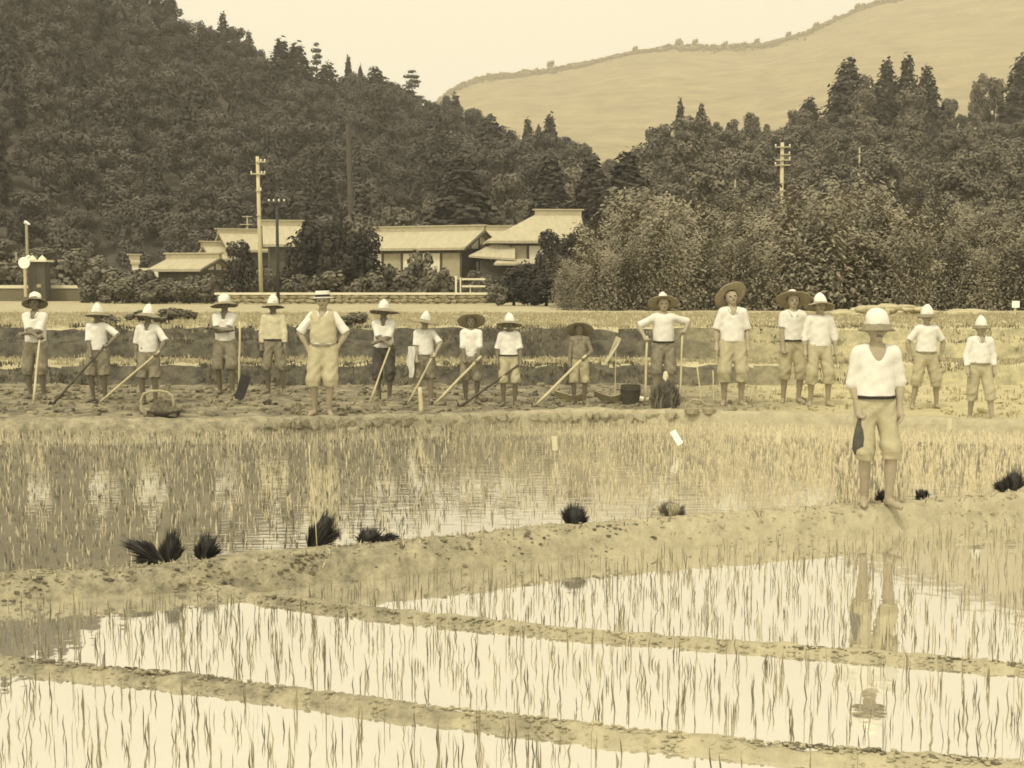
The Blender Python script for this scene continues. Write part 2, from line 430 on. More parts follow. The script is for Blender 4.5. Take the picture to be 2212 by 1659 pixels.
D1 = [G(a, b, -.10) for a, b in [(-500, 1380), (0, 1422), (400, 1458), (800, 1512), (1200, 1560), (1600, 1602), (2212, 1652), (2600, 1690), (3600, 1790)]]
sweep('front_dike', D1, [(-.16, -.3), (-.08, -.145), (-.03, -.10), (.03, -.095), (.09, -.135), (.16, -.3)], M_mud, .015, 41, step=.022, wob=.03)
D2 = [G(a, b, -.12) for a, b in [(380, 1252), (560, 1290), (800, 1322), (1200, 1362), (1600, 1392), (2212, 1440), (2700, 1475), (3600, 1540)]]
sweep('inner_dike', D2, [(-.11, -.3), (-.05, -.145), (0, -.108), (.035, -.108), (.09, -.155), (.16, -.36)], M_mud, .013, 43, step=.022, wob=.03)

W_FRONT, W_MID, W_BACK = -.21, -.145, -.10
D2x = np.array([p.x for p in D2]); D2y = np.array([p.y for p in D2])
def yD2(x): return np.where(np.asarray(x) < D2x[0], yB(x) + .05, np.minimum(np.interp(x, D2x, D2y), yB(x) + .05))
B_x = np.array([p.x for p in B_line]); B_y = np.array([p.y for p in B_line])
def yB(x): return np.interp(x, B_x, B_y)
wxs = np.arange(-9, 9.01, .5)
def strip_mesh(name, lo, hi, z, xs=wxs):
    V = []; F = []
    for i, x in enumerate(xs):
        V += [(x, float(lo(x)), z), (x, float(hi(x)), z)]
        if i: F.append((2*i - 2, 2*i, 2*i + 1, 2*i - 1))
    return mesh_np(name, V, F)
wf = link('front_paddy_water', strip_mesh('front_paddy_water', lambda x: 2.0, yD2, W_MID, np.arange(-9, 9.01, .2)), M_water_front); tag(wf, kind='structure')
ww = link('wedge_paddy_water', strip_mesh('wedge_paddy_water', lambda x: np.interp(x, D2x, D2y) + .01, lambda x: yB(x) + .05, W_FRONT, np.arange(D2x[0] + .05, 9.01, .2)), M_water_front); tag(ww, kind='structure')
wb = link('back_paddy_water', strip_mesh('back_paddy_water', lambda x: yB(x) + .25, lambda x: yC(x) + .05, W_BACK, np.arange(-14, 14.01, .5)), M_water_back); tag(wb, kind='structure')

# clods of earth that make up the face of the far dike, and wet lumps along the dikes
def clod_mesh(seed, n=1):
    bm = bmesh.new(); bmesh.ops.create_icosphere(bm, subdivisions=2, radius=1)
    for v in bm.verts:
        k = 1 + .42 * float(fbm(v.co.x * 1.7 + seed, v.co.y * 1.7, v.co.z * 1.7, 3, seed))
        v.co = Vector((max(-.82, min(.82, v.co.x)), max(-.8, min(.8, v.co.y)), max(-.75, min(.75, v.co.z)))) * k
    me = bpy.data.meshes.new('clod'); bm.to_mesh(me); bm.free()
    return me
CL = [clod_mesh(s) for s in range(6)]
CLm = []
for m in (M_mud, M_muddark):
    for me in CL:
        q = me.copy(); q.materials.append(m); CLm.append(q)
fd = bpy.data.objects['far_dike']
for k in range(64):
    px = 560 + k * 14.5 + random.uniform(-5, 5)
    x = (px - 1106) / FPX * 19.2
    y = float(yC(x)) - .03; x = (px - 1106) / FPX * y
    o = link('clod', CLm[k % 6], None, fd)
    s = random.uniform(.045, .115)
    o.location = (x, y + random.uniform(-.0, .04), random.uniform(-.05, .0)); o.scale = (s * random.uniform(.8, 1.4), s * .7, s * random.uniform(.7, 1.2))
    o.rotation_euler = (random.uniform(-.3, .3), random.uniform(-.5, .5), random.uniform(0, 6))
def crumbs(par, L, off0, off1, zf, n, smin, smax, m, spots=None, name='crumbs'):
    lx = np.array([p.x for p in L]); ly = np.array([p.y for p in L]); V = []; F = []; nn = 0
    vs = [np.array([v.co[:] for v in q.vertices]) for q in CL]; ff = np.array([p.vertices[:] for p in CL[0].polygons])
    for k in range(n):
        if spots: px = random.choice(spots) + random.gauss(0, 34)
        else: px = random.uniform(-150, 2360)
        x = (px - 1106) / FPX * 8
        for _ in range(4): x = (px - 1106) / FPX * float(np.interp(x, lx, ly))
        t = random.random(); off = off0 + (off1 - off0) * t; y = float(np.interp(x, lx, ly)) + off
        q = random.uniform(smin, smax) * (1.8 if random.random() < .08 else 1)
        V.append(vs[k % 6] * [q * random.uniform(1, 1.7), q, q * .7] + [x, y, zf(off) + random.uniform(-.4, .3) * q]); F.append(ff + nn); nn += len(ff) * 0 + len(vs[0])
    o = link(name, mesh_np(name, np.concatenate(V), np.concatenate(F)), m, par); o['kind'] = 'stuff'
zB = lambda o: float(np.interp(o, [-.13, -.05, 0, .1, .24, .36], [-.2, -.06, -.005, .012, 0, -.1]))
z1 = lambda o: float(np.interp(o, [-.08, -.03, .03, .09], [-.145, -.10, -.095, -.135]))
z2 = lambda o: float(np.interp(o, [-.05, 0, .035, .09], [-.145, -.108, -.108, -.155]))
db, d1, d2 = [bpy.data.objects[q] for q in ('main_dike', 'front_dike', 'inner_dike')]
crumbs(db, B_line, -.14, .3, zB, 1300, .004, .012, M_mud); crumbs(d1, D1, -.08, .09, z1, 1300, .004, .012, M_mud); crumbs(d2, D2, -.05, .09, z2, 1000, .004, .011, M_mud)
crumbs(db, B_line, -.12, .02, zB, 260, .005, .015, M_muddark, [60, 250, 420, 640, 860, 1010, 1130, 1330], 'wet_crumbs')
crumbs(d1, D1, -.02, .08, z1, 300, .004, .010, M_muddark, [40, 290, 420, 1720, 1800, 1880, 1900, 2060, 2130], 'wet_crumbs')
crumbs(d2, D2, -.01, .08, z2, 200, .004, .009, M_muddark, [640, 1020, 1760, 1880, 2060, 2180], 'wet_crumbs')
# loose clods on the worked strip: nobody could count them
V = []; F = []
base = CL[0]; bv = np.array([v.co[:] for v in base.vertices]); bf = np.array([p.vertices[:] for p in base.polygons])
n = 0
CLV = [np.array([v.co[:] for v in m_.vertices]) for m_ in CL]
for k in range(1500):
    px = random.uniform(-150, 1400) if k < 1250 else random.uniform(1300, 2350)
    y = random.uniform(19.2, 25.0)
    x = (px - 1106) / FPX * y
    if y < yC(x) + .3: continue
    s = random.uniform(.012, .05) * (1 if random.random() < .85 else 1.7); base_i = CLV[k % 6]; bv = base_i
    R = np.array(Matrix.Rotation(random.uniform(0, 6), 3, 'Z') @ Matrix.Rotation(random.uniform(0, 6), 3, 'X'))
    V.append((bv * [s * 1.4, s, s * .7]) @ R.T + [x, y, float(ground_z(x, y)) + s * .2]); F.append(bf + n); n += len(bv)
clods = link('loose_clods', mesh_np('loose_clods', np.concatenate(V), np.concatenate(F), False), M_strip)
tag(clods, 'loose lumps of turned earth scattered over the strip where the boys stand', 'earth clods', kind='stuff')

# ------------------------------------------------------------------ blades: rice and grass
def blades(B, H, W, bend, ang, tone_lo=0., tone_hi=1., seg_mid=.55):
    """B: (n,3) roots; one blade each: 5 vertices, a quad and a triangle"""
    n = len(B); r = RNG
    t = r.uniform(0, 2 * math.pi, n)
    side = np.stack([np.cos(ang), np.sin(ang), np.zeros(n)], 1) * (W / 2)[:, None]
    lean = np.stack([np.cos(t), np.sin(t), np.zeros(n)], 1) * (bend * H)[:, None]
    up = np.zeros((n, 3)); up[:, 2] = H
    m = B + up * seg_mid + lean * .28 + np.concatenate([r.normal(0, .05, (n, 2)) * H[:, None], np.zeros((n, 1))], 1)
    tip = B + up * (1 - .25 * bend)[:, None] + lean
    V = np.stack([B - side * .8, B + side * .8, m + side, m - side, tip], 1).reshape(-1, 3)
    i = np.arange(n) * 5
    Q = np.stack([i, i + 1, i + 2, i + 3], 1); T = np.stack([i + 3, i + 2, i + 4], 1)
    tone = np.repeat(r.uniform(tone_lo, tone_hi, n), 5)
    return V, Q.tolist() + T.tolist(), tone
def tone_mesh(name, V, F, tone):
    me = mesh_np(name, V, F)
    a = me.attributes.new('tone', 'FLOAT', 'POINT'); a.data.foreach_set('value', np.asarray(tone, np.float32))
    return me
def tuft_points(pts, nb, spread, hmin, hmax, w, bmax=.5):
    k = RNG.integers(nb[0], nb[1] + 1, len(pts)); idx = np.repeat(np.arange(len(pts)), k)
    th = RNG.uniform(hmin, hmax, len(pts))
    B = pts[idx] + np.concatenate([RNG.normal(0, spread, (len(idx), 2)), np.zeros((len(idx), 1))], 1)
    H = th[idx] * RNG.uniform(.6, 1.1, len(idx))
    return B, H, RNG.uniform(w * .7, w * 1.3, len(idx)), np.abs(RNG.normal(0, bmax * .5, len(idx))).clip(0, 1.1), RNG.uniform(-.6, .6, len(idx))

# front paddies: the 300 tufts nearest the camera one by one, the rest as one mass
rows = []
for yy in np.arange(4.9, 12.6, .155):
    for xx in np.arange(-6, 7.0, .098):
        x = xx + random.gauss(0, .035); y = yy + random.gauss(0, .045) + .03 * math.sin(xx * 3)
        px = 1106 + FPX * x / y
        if y > yB(x) - .33 or px < -700 or px > 3000: continue
        if FPX * (CAM_H - W_MID) / y + 617 > 1720: continue
        near = False
        for D in (D1, D2):
            lx = [p.x for p in D]; ly = [p.y for p in D]
            if x > lx[0] and abs(y - np.interp(x, lx, ly)) < .16: near = True
        if near or random.random() < .1: continue
        rows.append((x, y, (W_MID if y < float(yD2(x)) else W_FRONT) - .02))
rows.sort(key=lambda p: p[1] + (100 if abs(FPX * p[0] / p[1]) > 1120 else 0))
def which(x, y):
    if y < np.interp(x, [p.x for p in D1], [p.y for p in D1]): return 0
    if x < D2[0].x or y < np.interp(x, [p.x for p in D2], [p.y for p in D2]): return 1
    return 2
LBL = ['thin rice seedling standing in the bright water nearest the camera, below the front dike',
       'thin rice seedling standing in the water between the front dike and the inner dike',
       'thin rice seedling in the wedge of water between inner dike and main dike']
tm = []
for k in range(10):
    B, H, W, bd, an = tuft_points(np.zeros((1, 3)), (1, 3), .010, .10, .20, .006, .2)
    V, F, t = blades(B, H, W, bd, an, 0, .8)
    me = tone_mesh('rice_seedling', V, F, t); me.materials.append(L_rice); tm.append(me)
for k, p in enumerate(rows[:300]):
    o = link('rice_seedling', tm[k % 10]); o.location = p; o.rotation_euler = (0, 0, random.uniform(-.7, .7)); s = random.uniform(.75, 1.2); o.scale = (s, s, s)
    w = which(p[0], p[1])
    tag(o, LBL[w], 'rice seedling', 'rice seedlings ' + ('below the front dike', 'between the two small dikes', 'in the wedge paddy')[w])
rest = np.array(rows[300:])
B, H, W, bd, an = tuft_points(rest, (1, 3), .012, .09, .18, .0056, .2)
V, F, t = blades(B, H, W, bd, an, 0, .85)
t = np.clip(t + .06 * np.repeat(B[:, 0], 5), 0, 1)  # front blades paler eastwards too, the fade put into their tone
o = link('rice_rows', tone_mesh('rice_rows', V, F, t), L_rice); tag(o, 'rows of thin rice seedlings in the pale front water up to the main dike', 'rice plants', kind='stuff')
# back paddy
pts = []
for yy in np.arange(8.8, 22, .25):
    for xx in np.arange(-13, 14, .20):
        x = xx + random.gauss(0, .035); y = yy + random.gauss(0, .035)
        px = 1106 + FPX * x / y
        if y < yB(x) + .5 or y > yC(x) - .15 or px < -700 or px > 2950: continue
        pts.append((x, y, W_BACK - .02))
pts = np.array(pts); west = pts[pts[:, 0] <= -.8]; pts = np.concatenate([pts, west + [.1, .12, 0], west[::2] + [.05, -.1, 0]]); east = pts[pts[:, 0] > -.8]; pts = np.concatenate([pts, east[east[:, 1] > 11.5] + [.1, .12, 0], east[east[:, 1] > 12.5] + [-.05, .06, 0], east[(east[:, 0] > .3) & (east[:, 1] > 12.5)] + [.05, -.07, 0], east[(east[:, 0] > 1.8)] + [.03, -.1, 0]])
B, H, W, bd, an = tuft_points(pts, (2, 4), .013, .055, .115, .0062, .3)
V, F, t = blades(B, H, W, bd, an, 0, 1)
t = np.clip(np.where(np.repeat(B[:, 0], 5) < -.8, np.where(t > .68, .45 + .5 * t, t * .25), t * .75 + .16 * (np.repeat(B[:, 0], 5) + 1.)), 0, 1)         # washed-out fade towards the east, painted into the blade tone
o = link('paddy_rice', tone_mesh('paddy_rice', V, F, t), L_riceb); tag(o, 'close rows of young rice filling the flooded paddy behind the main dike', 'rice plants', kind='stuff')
# dry grass on the terrace edges and the far field
n = 16000
gx = RNG.uniform(-17, 17, n); gy = np.concatenate([RNG.uniform(25.9, 27.7, n // 4), RNG.uniform(28.3, 44, n - n // 4 - 900), RNG.uniform(19, 25, 900)])
keep = (gy > 25.5) | (gx > 2.5)
gx, gy = gx[keep], gy[keep]
gp = np.stack([gx, gy, ground_z(gx, gy) - .01], 1)
B, H, W, bd, an = tuft_points(gp, (3, 5), .05, .05, .13, .018, .8)
V, F, t = blades(B, H, W, bd, an)
o = link('dry_grass', tone_mesh('dry_grass', V, F, t), L_grass); tag(o, 'short dry grass on the terrace edges and the far field', 'grass', kind='stuff')

n = 3600
gx = RNG.uniform(-15, 13, n); ph_ = RNG.uniform(0, 1, n); gy = np.where(ph_ < .45, RNG.uniform(25.2, 25.85, n), RNG.uniform(27.6, 28.6, n)) + .2 * fbm(gx * .35, 3.1, oct=3, seed=5)
gp = np.stack([gx, gy, ground_z(gx, gy) - .02], 1); gp = gp[fbm(gx * .8, gy * 1.5, oct=3, seed=77) > -.15]
B, H, W, bd, an = tuft_points(gp, (3, 6), .05, .05, .15, .02, .9)
V, F, t = blades(B, H, W, bd, an)
o = link('bank_weeds', tone_mesh('bank_weeds', V, F, np.clip(t * .55 + .03 * np.repeat(B[:, 0], 5), 0, 1)), leaf_mat('bank_weed_leaves', (.07,.063,.045), (.40,.35,.205))); tag(o, 'ragged weeds growing on the dark cut banks of the terraces', 'weeds', kind='stuff')
n = 500
i_ = RNG.uniform(0, 1, n); gx = -4.6 + 11 * i_; gy = np.interp(gx, [p.x for p in B_line], [p.y for p in B_line]) + RNG.uniform(-.1, .32, n)
gp = np.stack([gx, gy, np.where(np.abs(gy - np.interp(gx, [p.x for p in B_line], [p.y for p in B_line]) - .1) < .15, -.01, -.1)], 1)
B, H, W, bd, an = tuft_points(gp, (1, 3), .02, .02, .07, .008, .9)
V, F, t = blades(B, H, W, bd, an)
o = link('dike_weeds', tone_mesh('dike_weeds', V, F, t * .8), L_riceb); tag(o, 'sparse little weeds on the near dike', 'weeds', kind='stuff')

# ------------------------------------------------------------------ foliage
NORM = {}
def leaf_quads(P, N, size, asp, tone, seed=0):
    n = len(P); r = np.random.default_rng(seed)
    N = N / (np.linalg.norm(N, axis=1)[:, None] + 1e-9)
    a = np.cross(N, r.normal(0, 1, (n, 3))); a /= np.linalg.norm(a, axis=1)[:, None] + 1e-9
    b = np.cross(N, a)
    s = (size * r.uniform(.6, 1.3, n) / 2)[:, None]
    V = np.stack([P - a * s - b * s * asp * .55, P + a * s * .2 - b * s * asp, P + a * s * 1.1 + b * s * asp * .2, P - a * s * .35 + b * s * asp], 1).reshape(-1, 3)
    i = np.arange(n) * 4; NORM[id(V)] = (V, np.repeat(N, 4, axis=0))
    return V, np.stack([i, i + 1, i + 2, i + 3], 1), np.repeat(tone, 4)
def lobes_cloud(cs, rs, per, size, seed, asp=.8, flat=1.0, up=.35):
    r = np.random.default_rng(seed); Ps = []; Ns = []; Ts = []
    for c, R in zip(cs, rs):
        d = r.normal(0, 1, (per, 3)); d /= np.linalg.norm(d, axis=1)[:, None]
        q = r.uniform(.45, 1.08, per) ** .6
        p = d * q[:, None] * R * [1, 1, flat]
        Ps.append(np.asarray(c) + p); Ns.append(d + r.normal(0, .28, (per, 3)) + [0, 0, up])
        Ts.append(np.clip(r.uniform(.1, 1.) * .62 + r.uniform(0, .14, per), 0, 1))
    return np.concatenate(Ps), np.concatenate(Ns), np.concatenate(Ts)

def broad_crown(seed, h=8., w=3.2, nl=16, per=75, size=.5, zlo=.3):
    r = np.random.default_rng(seed); cs = []; rs = []
    for k in range(nl):
        z = r.uniform(zlo, .9); a = r.uniform(0, 6.283); q = math.sqrt(r.uniform(.05, 1)) * w * .62 * (1 - .55 * abs(z - .5))
        cs.append((q * math.cos(a), q * math.sin(a), z * h)); rs.append(r.uniform(.55, 1.0) * w * .38)
    cs.append((0, 0, h * .55)); rs.append(w * .5)
    P, N, T = lobes_cloud(cs, rs, per, size, seed + 50)
    return leaf_quads(P, N, size, .8, T, seed)
def conifer_crown(seed, h=10., w=2.4, n=2600, size=.5, z0=.1):
    r = np.random.default_rng(seed)
    z = z0 + (1 - z0) * (1 - np.sqrt(r.uniform(0, 1, n))); lay = np.round(z * 13) / 13
    z = z * .75 + lay * .25
    a = r.uniform(0, 6.283, n); br = np.floor(a / 6.283 * 9 + lay * 31) 
    R = w * np.clip(1.03 - z, 0, 1) ** .62 * (.80 + .20 * np.sin(br * 2.4 + lay * 40 + seed)) * r.uniform(.25, 1.05, n) ** .5
    P = np.stack([R * np.cos(a), R * np.sin(a), z * h - R * .22 + r.normal(0, .25, n)], 1)
    N = np.stack([np.cos(a) * .7, np.sin(a) * .7, np.full(n, .6)], 1) + r.normal(0, .3, (n, 3))
    return leaf_quads(P, N, size, .7, np.clip(.5 + .28 * np.sin(br * 3.1 + lay * 50) + r.uniform(-.25, .25, n), 0, 1), seed)
def pine_crown(seed, h=10.):
    r = np.random.default_rng(seed); cs = []; rs = []
    for k in range(7):
        z = .5 + .5 * k / 6
        for q in range(3 if k < 6 else 1):
            a = r.uniform(0, 6.283); R = (1.15 - z) * 3.6 * r.uniform(.5, 1) if k < 6 else 0
            cs.append((R * math.cos(a), R * math.sin(a), z * h)); rs.append(r.uniform(.8, 1.2))
    P, N, T = lobes_cloud(cs, rs, 55, .45, seed, flat=.28)
    return leaf_quads(P, N, .45, .6, T, seed)
def bamboo_crown(seed, h=5., w=1.7, culms=22, per=230, size=.19):
    r = np.random.default_rng(seed); Ps = []; Ns = []; Ts = []; cu = []
    for k in range(culms):
        a = r.uniform(0, 6.283); q = w * .55 * math.sqrt(r.uniform(0, 1)); hh = h * r.uniform(.62, 1.05)
        bx, by = q * math.cos(a), q * math.sin(a); la = r.uniform(0, 6.283); ll = r.uniform(.4, 1.25) * w * .6
        t = r.uniform(.03, 1, per) ** .85
        cx = bx + math.cos(la) * ll * t ** 2.2; cy = by + math.sin(la) * ll * t ** 2.2; cz = hh * (t - .13 * t ** 4)
        sp = (.5 * (1.05 - t) + .12)
        P = np.stack([cx + r.normal(0, 1, per) * sp, cy + r.normal(0, 1, per) * sp, cz + r.normal(0, .18, per)], 1)
        Ps.append(P); Ns.append(np.stack([math.cos(a) * .7 + r.normal(0, .35, per), math.sin(a) * .7 + r.normal(0, .35, per), .35 + t * .7], 1))
        Ts.append(np.clip(r.uniform(.05, .65) + r.uniform(0, .18, per), 0, 1)); cu.append((bx, by, la, ll, hh))
    V, F, T = leaf_quads(np.concatenate(Ps), np.concatenate(Ns), size, .42, np.concatenate(Ts), seed)
    return V, F, T, cu
def shrub_crown(seed, h=1.6, w=1.1, per=85, size=.2, nl=12):
    return broad_crown(seed, h, w, nl, per, size, .06)

def crown_mesh(name, data, m):
    me = tone_mesh(name, data[0], data[1], data[2]); me.materials.append(m)
    if id(data[0]) in NORM:
        me.polygons.foreach_set('use_smooth', [True] * len(me.polygons)); me.normals_split_custom_set_from_vertices(NORM[id(data[0])][1].tolist())
    return me
def trunk_mesh(name, h, r, m, seed=0, limbs=5, top=.6, w=1.5):
    rr = random.Random(seed); b = MB()
    b.tube([(0, 0, -.4), (.04 * h * .1, 0, h * .2), (0, .05, h * .45), (.05, 0, h * top)], [r * 1.25, r, r * .8, r * .35], 8)
    for k in range(limbs):
        a = rr.uniform(0, 6.28); z = h * rr.uniform(.3, top * .9); q = w * rr.uniform(.4, .8)
        b.tube([(0, 0, z), (q * .5 * math.cos(a), q * .5 * math.sin(a), z + q * .35), (q * math.cos(a), q * math.sin(a), z + q * .8)], [r * .45, r * .3, r * .12], 5)
    me = mesh_np(name, b.v, b.f, True); me.materials.append(m); return me

KIND = {}
def kind(key, crowns, trunk, h): KIND[key] = (crowns, trunk, h)
kind('hill', [crown_mesh('crown', broad_crown(100 + k, 8, 3.1, 17, 190, .31), L_hill) for k in range(4)], trunk_mesh('trunk', 8, .2, M_trunk, 1, 4, .6, 2), 8.6)
kind('wood', [crown_mesh('crown', broad_crown(120 + k, 7, 2.9, 18, 130, .34), L_wood) for k in range(4)], trunk_mesh('trunk', 7, .18, M_trunk, 2, 5, .6, 2), 7.4)
kind('conifer', [crown_mesh('crown', conifer_crown(140 + k, 10, 2.5), L_conifer) for k in range(3)], trunk_mesh('trunk', 10, .2, M_trunk, 3, 0, .9), 10.)
kind('tall_conifer', [crown_mesh('crown', conifer_crown(150 + k, 10, 2.2, 2000, .45, .42), L_conifer) for k in range(2)], trunk_mesh('trunk', 10, .16, M_trunkp, 3, 0, .9), 10.)
kind('pine', [crown_mesh('crown', pine_crown(160 + k), L_hill) for k in range(2)], trunk_mesh('trunk', 10, .2, M_trunk, 4, 3, .95, 2), 10.4)
bdat = [bamboo_crown(170 + k) for k in range(5)]
def bam_culms(cu):
    b = MB()
    for bx, by, la, ll, hh in cu[::2]:
        b.tube([(bx + math.cos(la) * ll * t ** 2.2, by + math.sin(la) * ll * t ** 2.2, hh * (t - .13 * t ** 4)) for t in (0, .3, .55, .8, 1)], [.03, .028, .024, .016, .005], 4)
    me = mesh_np('culms', b.v, b.f); me.materials.append(M_trunk); return me
kind('bamboo', [crown_mesh('foliage', d[:3], L_bamboo) for d in bdat], [bam_culms(d[3]) for d in bdat], 4.9)
kind('shrub', [crown_mesh('foliage', shrub_crown(180 + k), L_shrub) for k in range(4)], trunk_mesh('stem', 1.6, .04, M_trunk, 5, 5, .6, .6), 1.75)
kind('garden', [crown_mesh('crown', broad_crown(190 + k, 4.2, 2.4, 26, 130, .26, .12), L_dark) for k in range(3)], trunk_mesh('trunk', 4.2, .12, M_trunk, 6, 6, .6, 1.4), 4.5)

def plant(key, x, y, h, label, cat, name, group=None, widen=1.0, parts=True, z=None, v=None):
    cr, tr, h0 = KIND[key]; s = h / h0
    z = terrain_z(x, y) if z is None else z
    v = random.randrange(len(cr)) if v is None else v
    if parts:
        r = empty(name, (x, y, z), random.uniform(0, 6.28)); r.scale = (s * widen, s * widen, s)
        link(cr[v].name.split('.')[0], cr[v], None, r)
        t = tr[v] if isinstance(tr, list) else tr
        link(t.name.split('.')[0], t, None, r)
    else:
        r = link(name, cr[v]); r.location = (x, y, z); r.rotation_euler = (0, 0, random.uniform(0, 6.28)); r.scale = (s * widen, s * widen, s)
    return tag(r, label, cat, group)
def plant_px(key, px, py_top, y, label, cat, name, group=None, wpx=None, **k):
    x = (px - 1106) / FPX * y; z = terrain_z(x, y); h = at(px, py_top, y).z - z
    base_w = {'hill': 3.4, 'wood': 3.1, 'conifer': 2.3, 'tall_conifer': 2.0, 'pine': 3.0, 'bamboo': 1.9, 'shrub': 1.15, 'garden': 2.45}[key] * 2
    wid = 1.0
    if wpx: wid = (wpx / FPX * y) / (base_w * h / KIND[key][2]) * (1.5 if key == 'conifer' else 1.15)
    return plant(key, x, y, max(h, .3), label, cat, name, group, wid, z=z, **k)

# left hillside: the 300 nearest trees one by one, the rest as one wood
cand = []
cell = {}
for k in range(60000):
    y = RNG.uniform(108, 243); px = RNG.uniform(-330, 1230); x = (px - 1106) / FPX * y
    Db = np.interp(px, DB_PX, DB_V)
    if y < Db + 4 or (px > 830 and y < 140): continue
    g = (int(x // 3.5), int(y // 3.5)); ok = True
    for a in (-1, 0, 1):
        for b in (-1, 0, 1):
            for (qx, qy) in cell.get((g[0] + a, g[1] + b), []):
                if (qx - x) ** 2 + (qy - y) ** 2 < 3.3 ** 2: ok = False
    if ok: cell.setdefault(g, []).append((x, y)); cand.append((x, y))
cand.sort(key=lambda p: p[1])
cz = hill_z(np.array([p[0] for p in cand]), np.array([p[1] for p in cand]))
NI = 140
for i, ((x, y), z) in enumerate(zip(cand[:NI], cz[:NI])):
    if i % 5 == 2: plant('conifer', x, y, random.uniform(5.5, 9.5), 'dark conifer on the lower slope of the wooded left hill', 'tree', 'conifer_tree', 'conifers on the lower slope of the left hill', random.uniform(.9, 1.3), parts=False, z=float(z) - .3)
    else: plant('hill', x, y, random.uniform(4.0, 8.6), 'dark broadleaf tree on the lower slope of the wooded left hill', 'tree', 'broadleaf_tree', 'trees on the lower slope of the left hill', random.uniform(.8, 1.3), parts=False, z=float(z) - .3)
def scatter_group(src_obj, name, P, scl, m=None):
    me = mesh_np(name, P, [])
    a = me.attributes.new('scl', 'FLOAT', 'POINT'); a.data.foreach_set('value', np.asarray(scl, np.float32))
    o = link(name, me)
    ng = bpy.data.node_groups.new(name, 'GeometryNodeTree')
    ng.interface.new_socket('Geometry', in_out='INPUT', socket_type='NodeSocketGeometry')
    ng.interface.new_socket('Geometry', in_out='OUTPUT', socket_type='NodeSocketGeometry')
    N = ng.nodes; gi = N.new('NodeGroupInput'); go = N.new('NodeGroupOutput')
    oi = N.new('GeometryNodeObjectInfo'); oi.inputs['Object'].default_value = src_obj
    ip = N.new('GeometryNodeInstanceOnPoints'); rv = N.new('FunctionNodeRandomValue'); rv.data_type = 'FLOAT_VECTOR'
    rv.inputs[0].default_value = (0, 0, 0); rv.inputs[1].default_value = (0, 0, 6.283)
    na = N.new('GeometryNodeInputNamedAttribute'); na.data_type = 'FLOAT'; na.inputs['Name'].default_value = 'scl'
    L = ng.links
    L.new(gi.outputs[0], ip.inputs['Points']); L.new(oi.outputs['Geometry'], ip.inputs['Instance'])
    L.new(rv.outputs[0], ip.inputs['Rotation']); L.new(na.outputs[0], ip.inputs['Scale']); L.new(ip.outputs[0], go.inputs[0])
    md = o.modifiers.new('scatter', 'NODES'); md.node_group = ng
    return o
restP = np.array([(p[0], p[1], z - .3) for p, z in zip(cand[NI:], cz[NI:])])
src = [o for o in C.objects if o.name.startswith('broadleaf_tree')]
csrc = [o for o in C.objects if o.name.startswith('conifer_tree')][0]
for v in range(5):
    s0 = [o for o in src if o.data == KIND['hill'][0][v]][0] if v < 4 else csrc
    sel = restP[v::5]
    o = scatter_group(s0, 'hill_wood', sel, RNG.uniform(.45, 1.05, len(sel)))
    tag(o, 'dense wood covering the upper slope of the left hill', 'wood', 'wood on the upper left hill', kind='stuff')

# trees that stand out on the skyline of the left hill
for px, top, key, w, lab in ((372, 8, 'hill', 55, 'small rounded tree on the left hilltop edge, highest of the skyline trees'), (460, 52, 'hill', 70, 'low round crown on the left hill skyline below the highest one'),
        (566, 98, 'hill', 40, 'little bushy tree in the skyline notch left of the pointed twin conifers'), (615, 82, 'conifer', 70, 'pointed dark conifer, left of the twin conifers on the skyline'), (648, 92, 'conifer', 76, 'broad conifer leaning against the pointed one on the skyline'),
        (690, 90, 'pine', 40, 'thin ragged tree rising behind the broad skyline conifer'), (712, 130, 'conifer', 70, 'squat conifer on the skyline under the thin ragged tree'), (757, 118, 'tall_conifer', 30, 'narrow tree with bare stem on the skyline'), (783, 140, 'tall_conifer', 26, 'narrowest bare-stemmed tree on the skyline'),
        (815, 142, 'conifer', 72, 'tiered conifer on the skyline between narrow trees and layered pine'), (858, 172, 'hill', 40, 'small crown on the skyline left of the layered pine'), (893, 150, 'pine', 62, 'layered pine with flat branches against the sky'),
        (880, 190, 'conifer', 60, 'dark conifer at the foot of the layered pine'), (962, 198, 'hill', 55, 'rounded tree at the right end of the left hill skyline'), (985, 196, 'conifer', 40, 'short pointed tree at the right end of the left hill skyline'), (1020, 228, 'hill', 60, 'last drooping crown on the right shoulder of the left hill'),
        (930, 212, 'hill', 60, 'low crown in the dip of the skyline right of the layered pine'), (760, 160, 'hill', 80, 'wide low crown below the two narrow skyline trees')):
    plant_px(key, px, top, 236, lab, 'tree', {'hill': 'broadleaf_tree', 'conifer': 'conifer_tree', 'pine': 'pine_tree', 'tall_conifer': 'conifer_tree'}[key], 'trees on the left hill skyline', wpx=w)

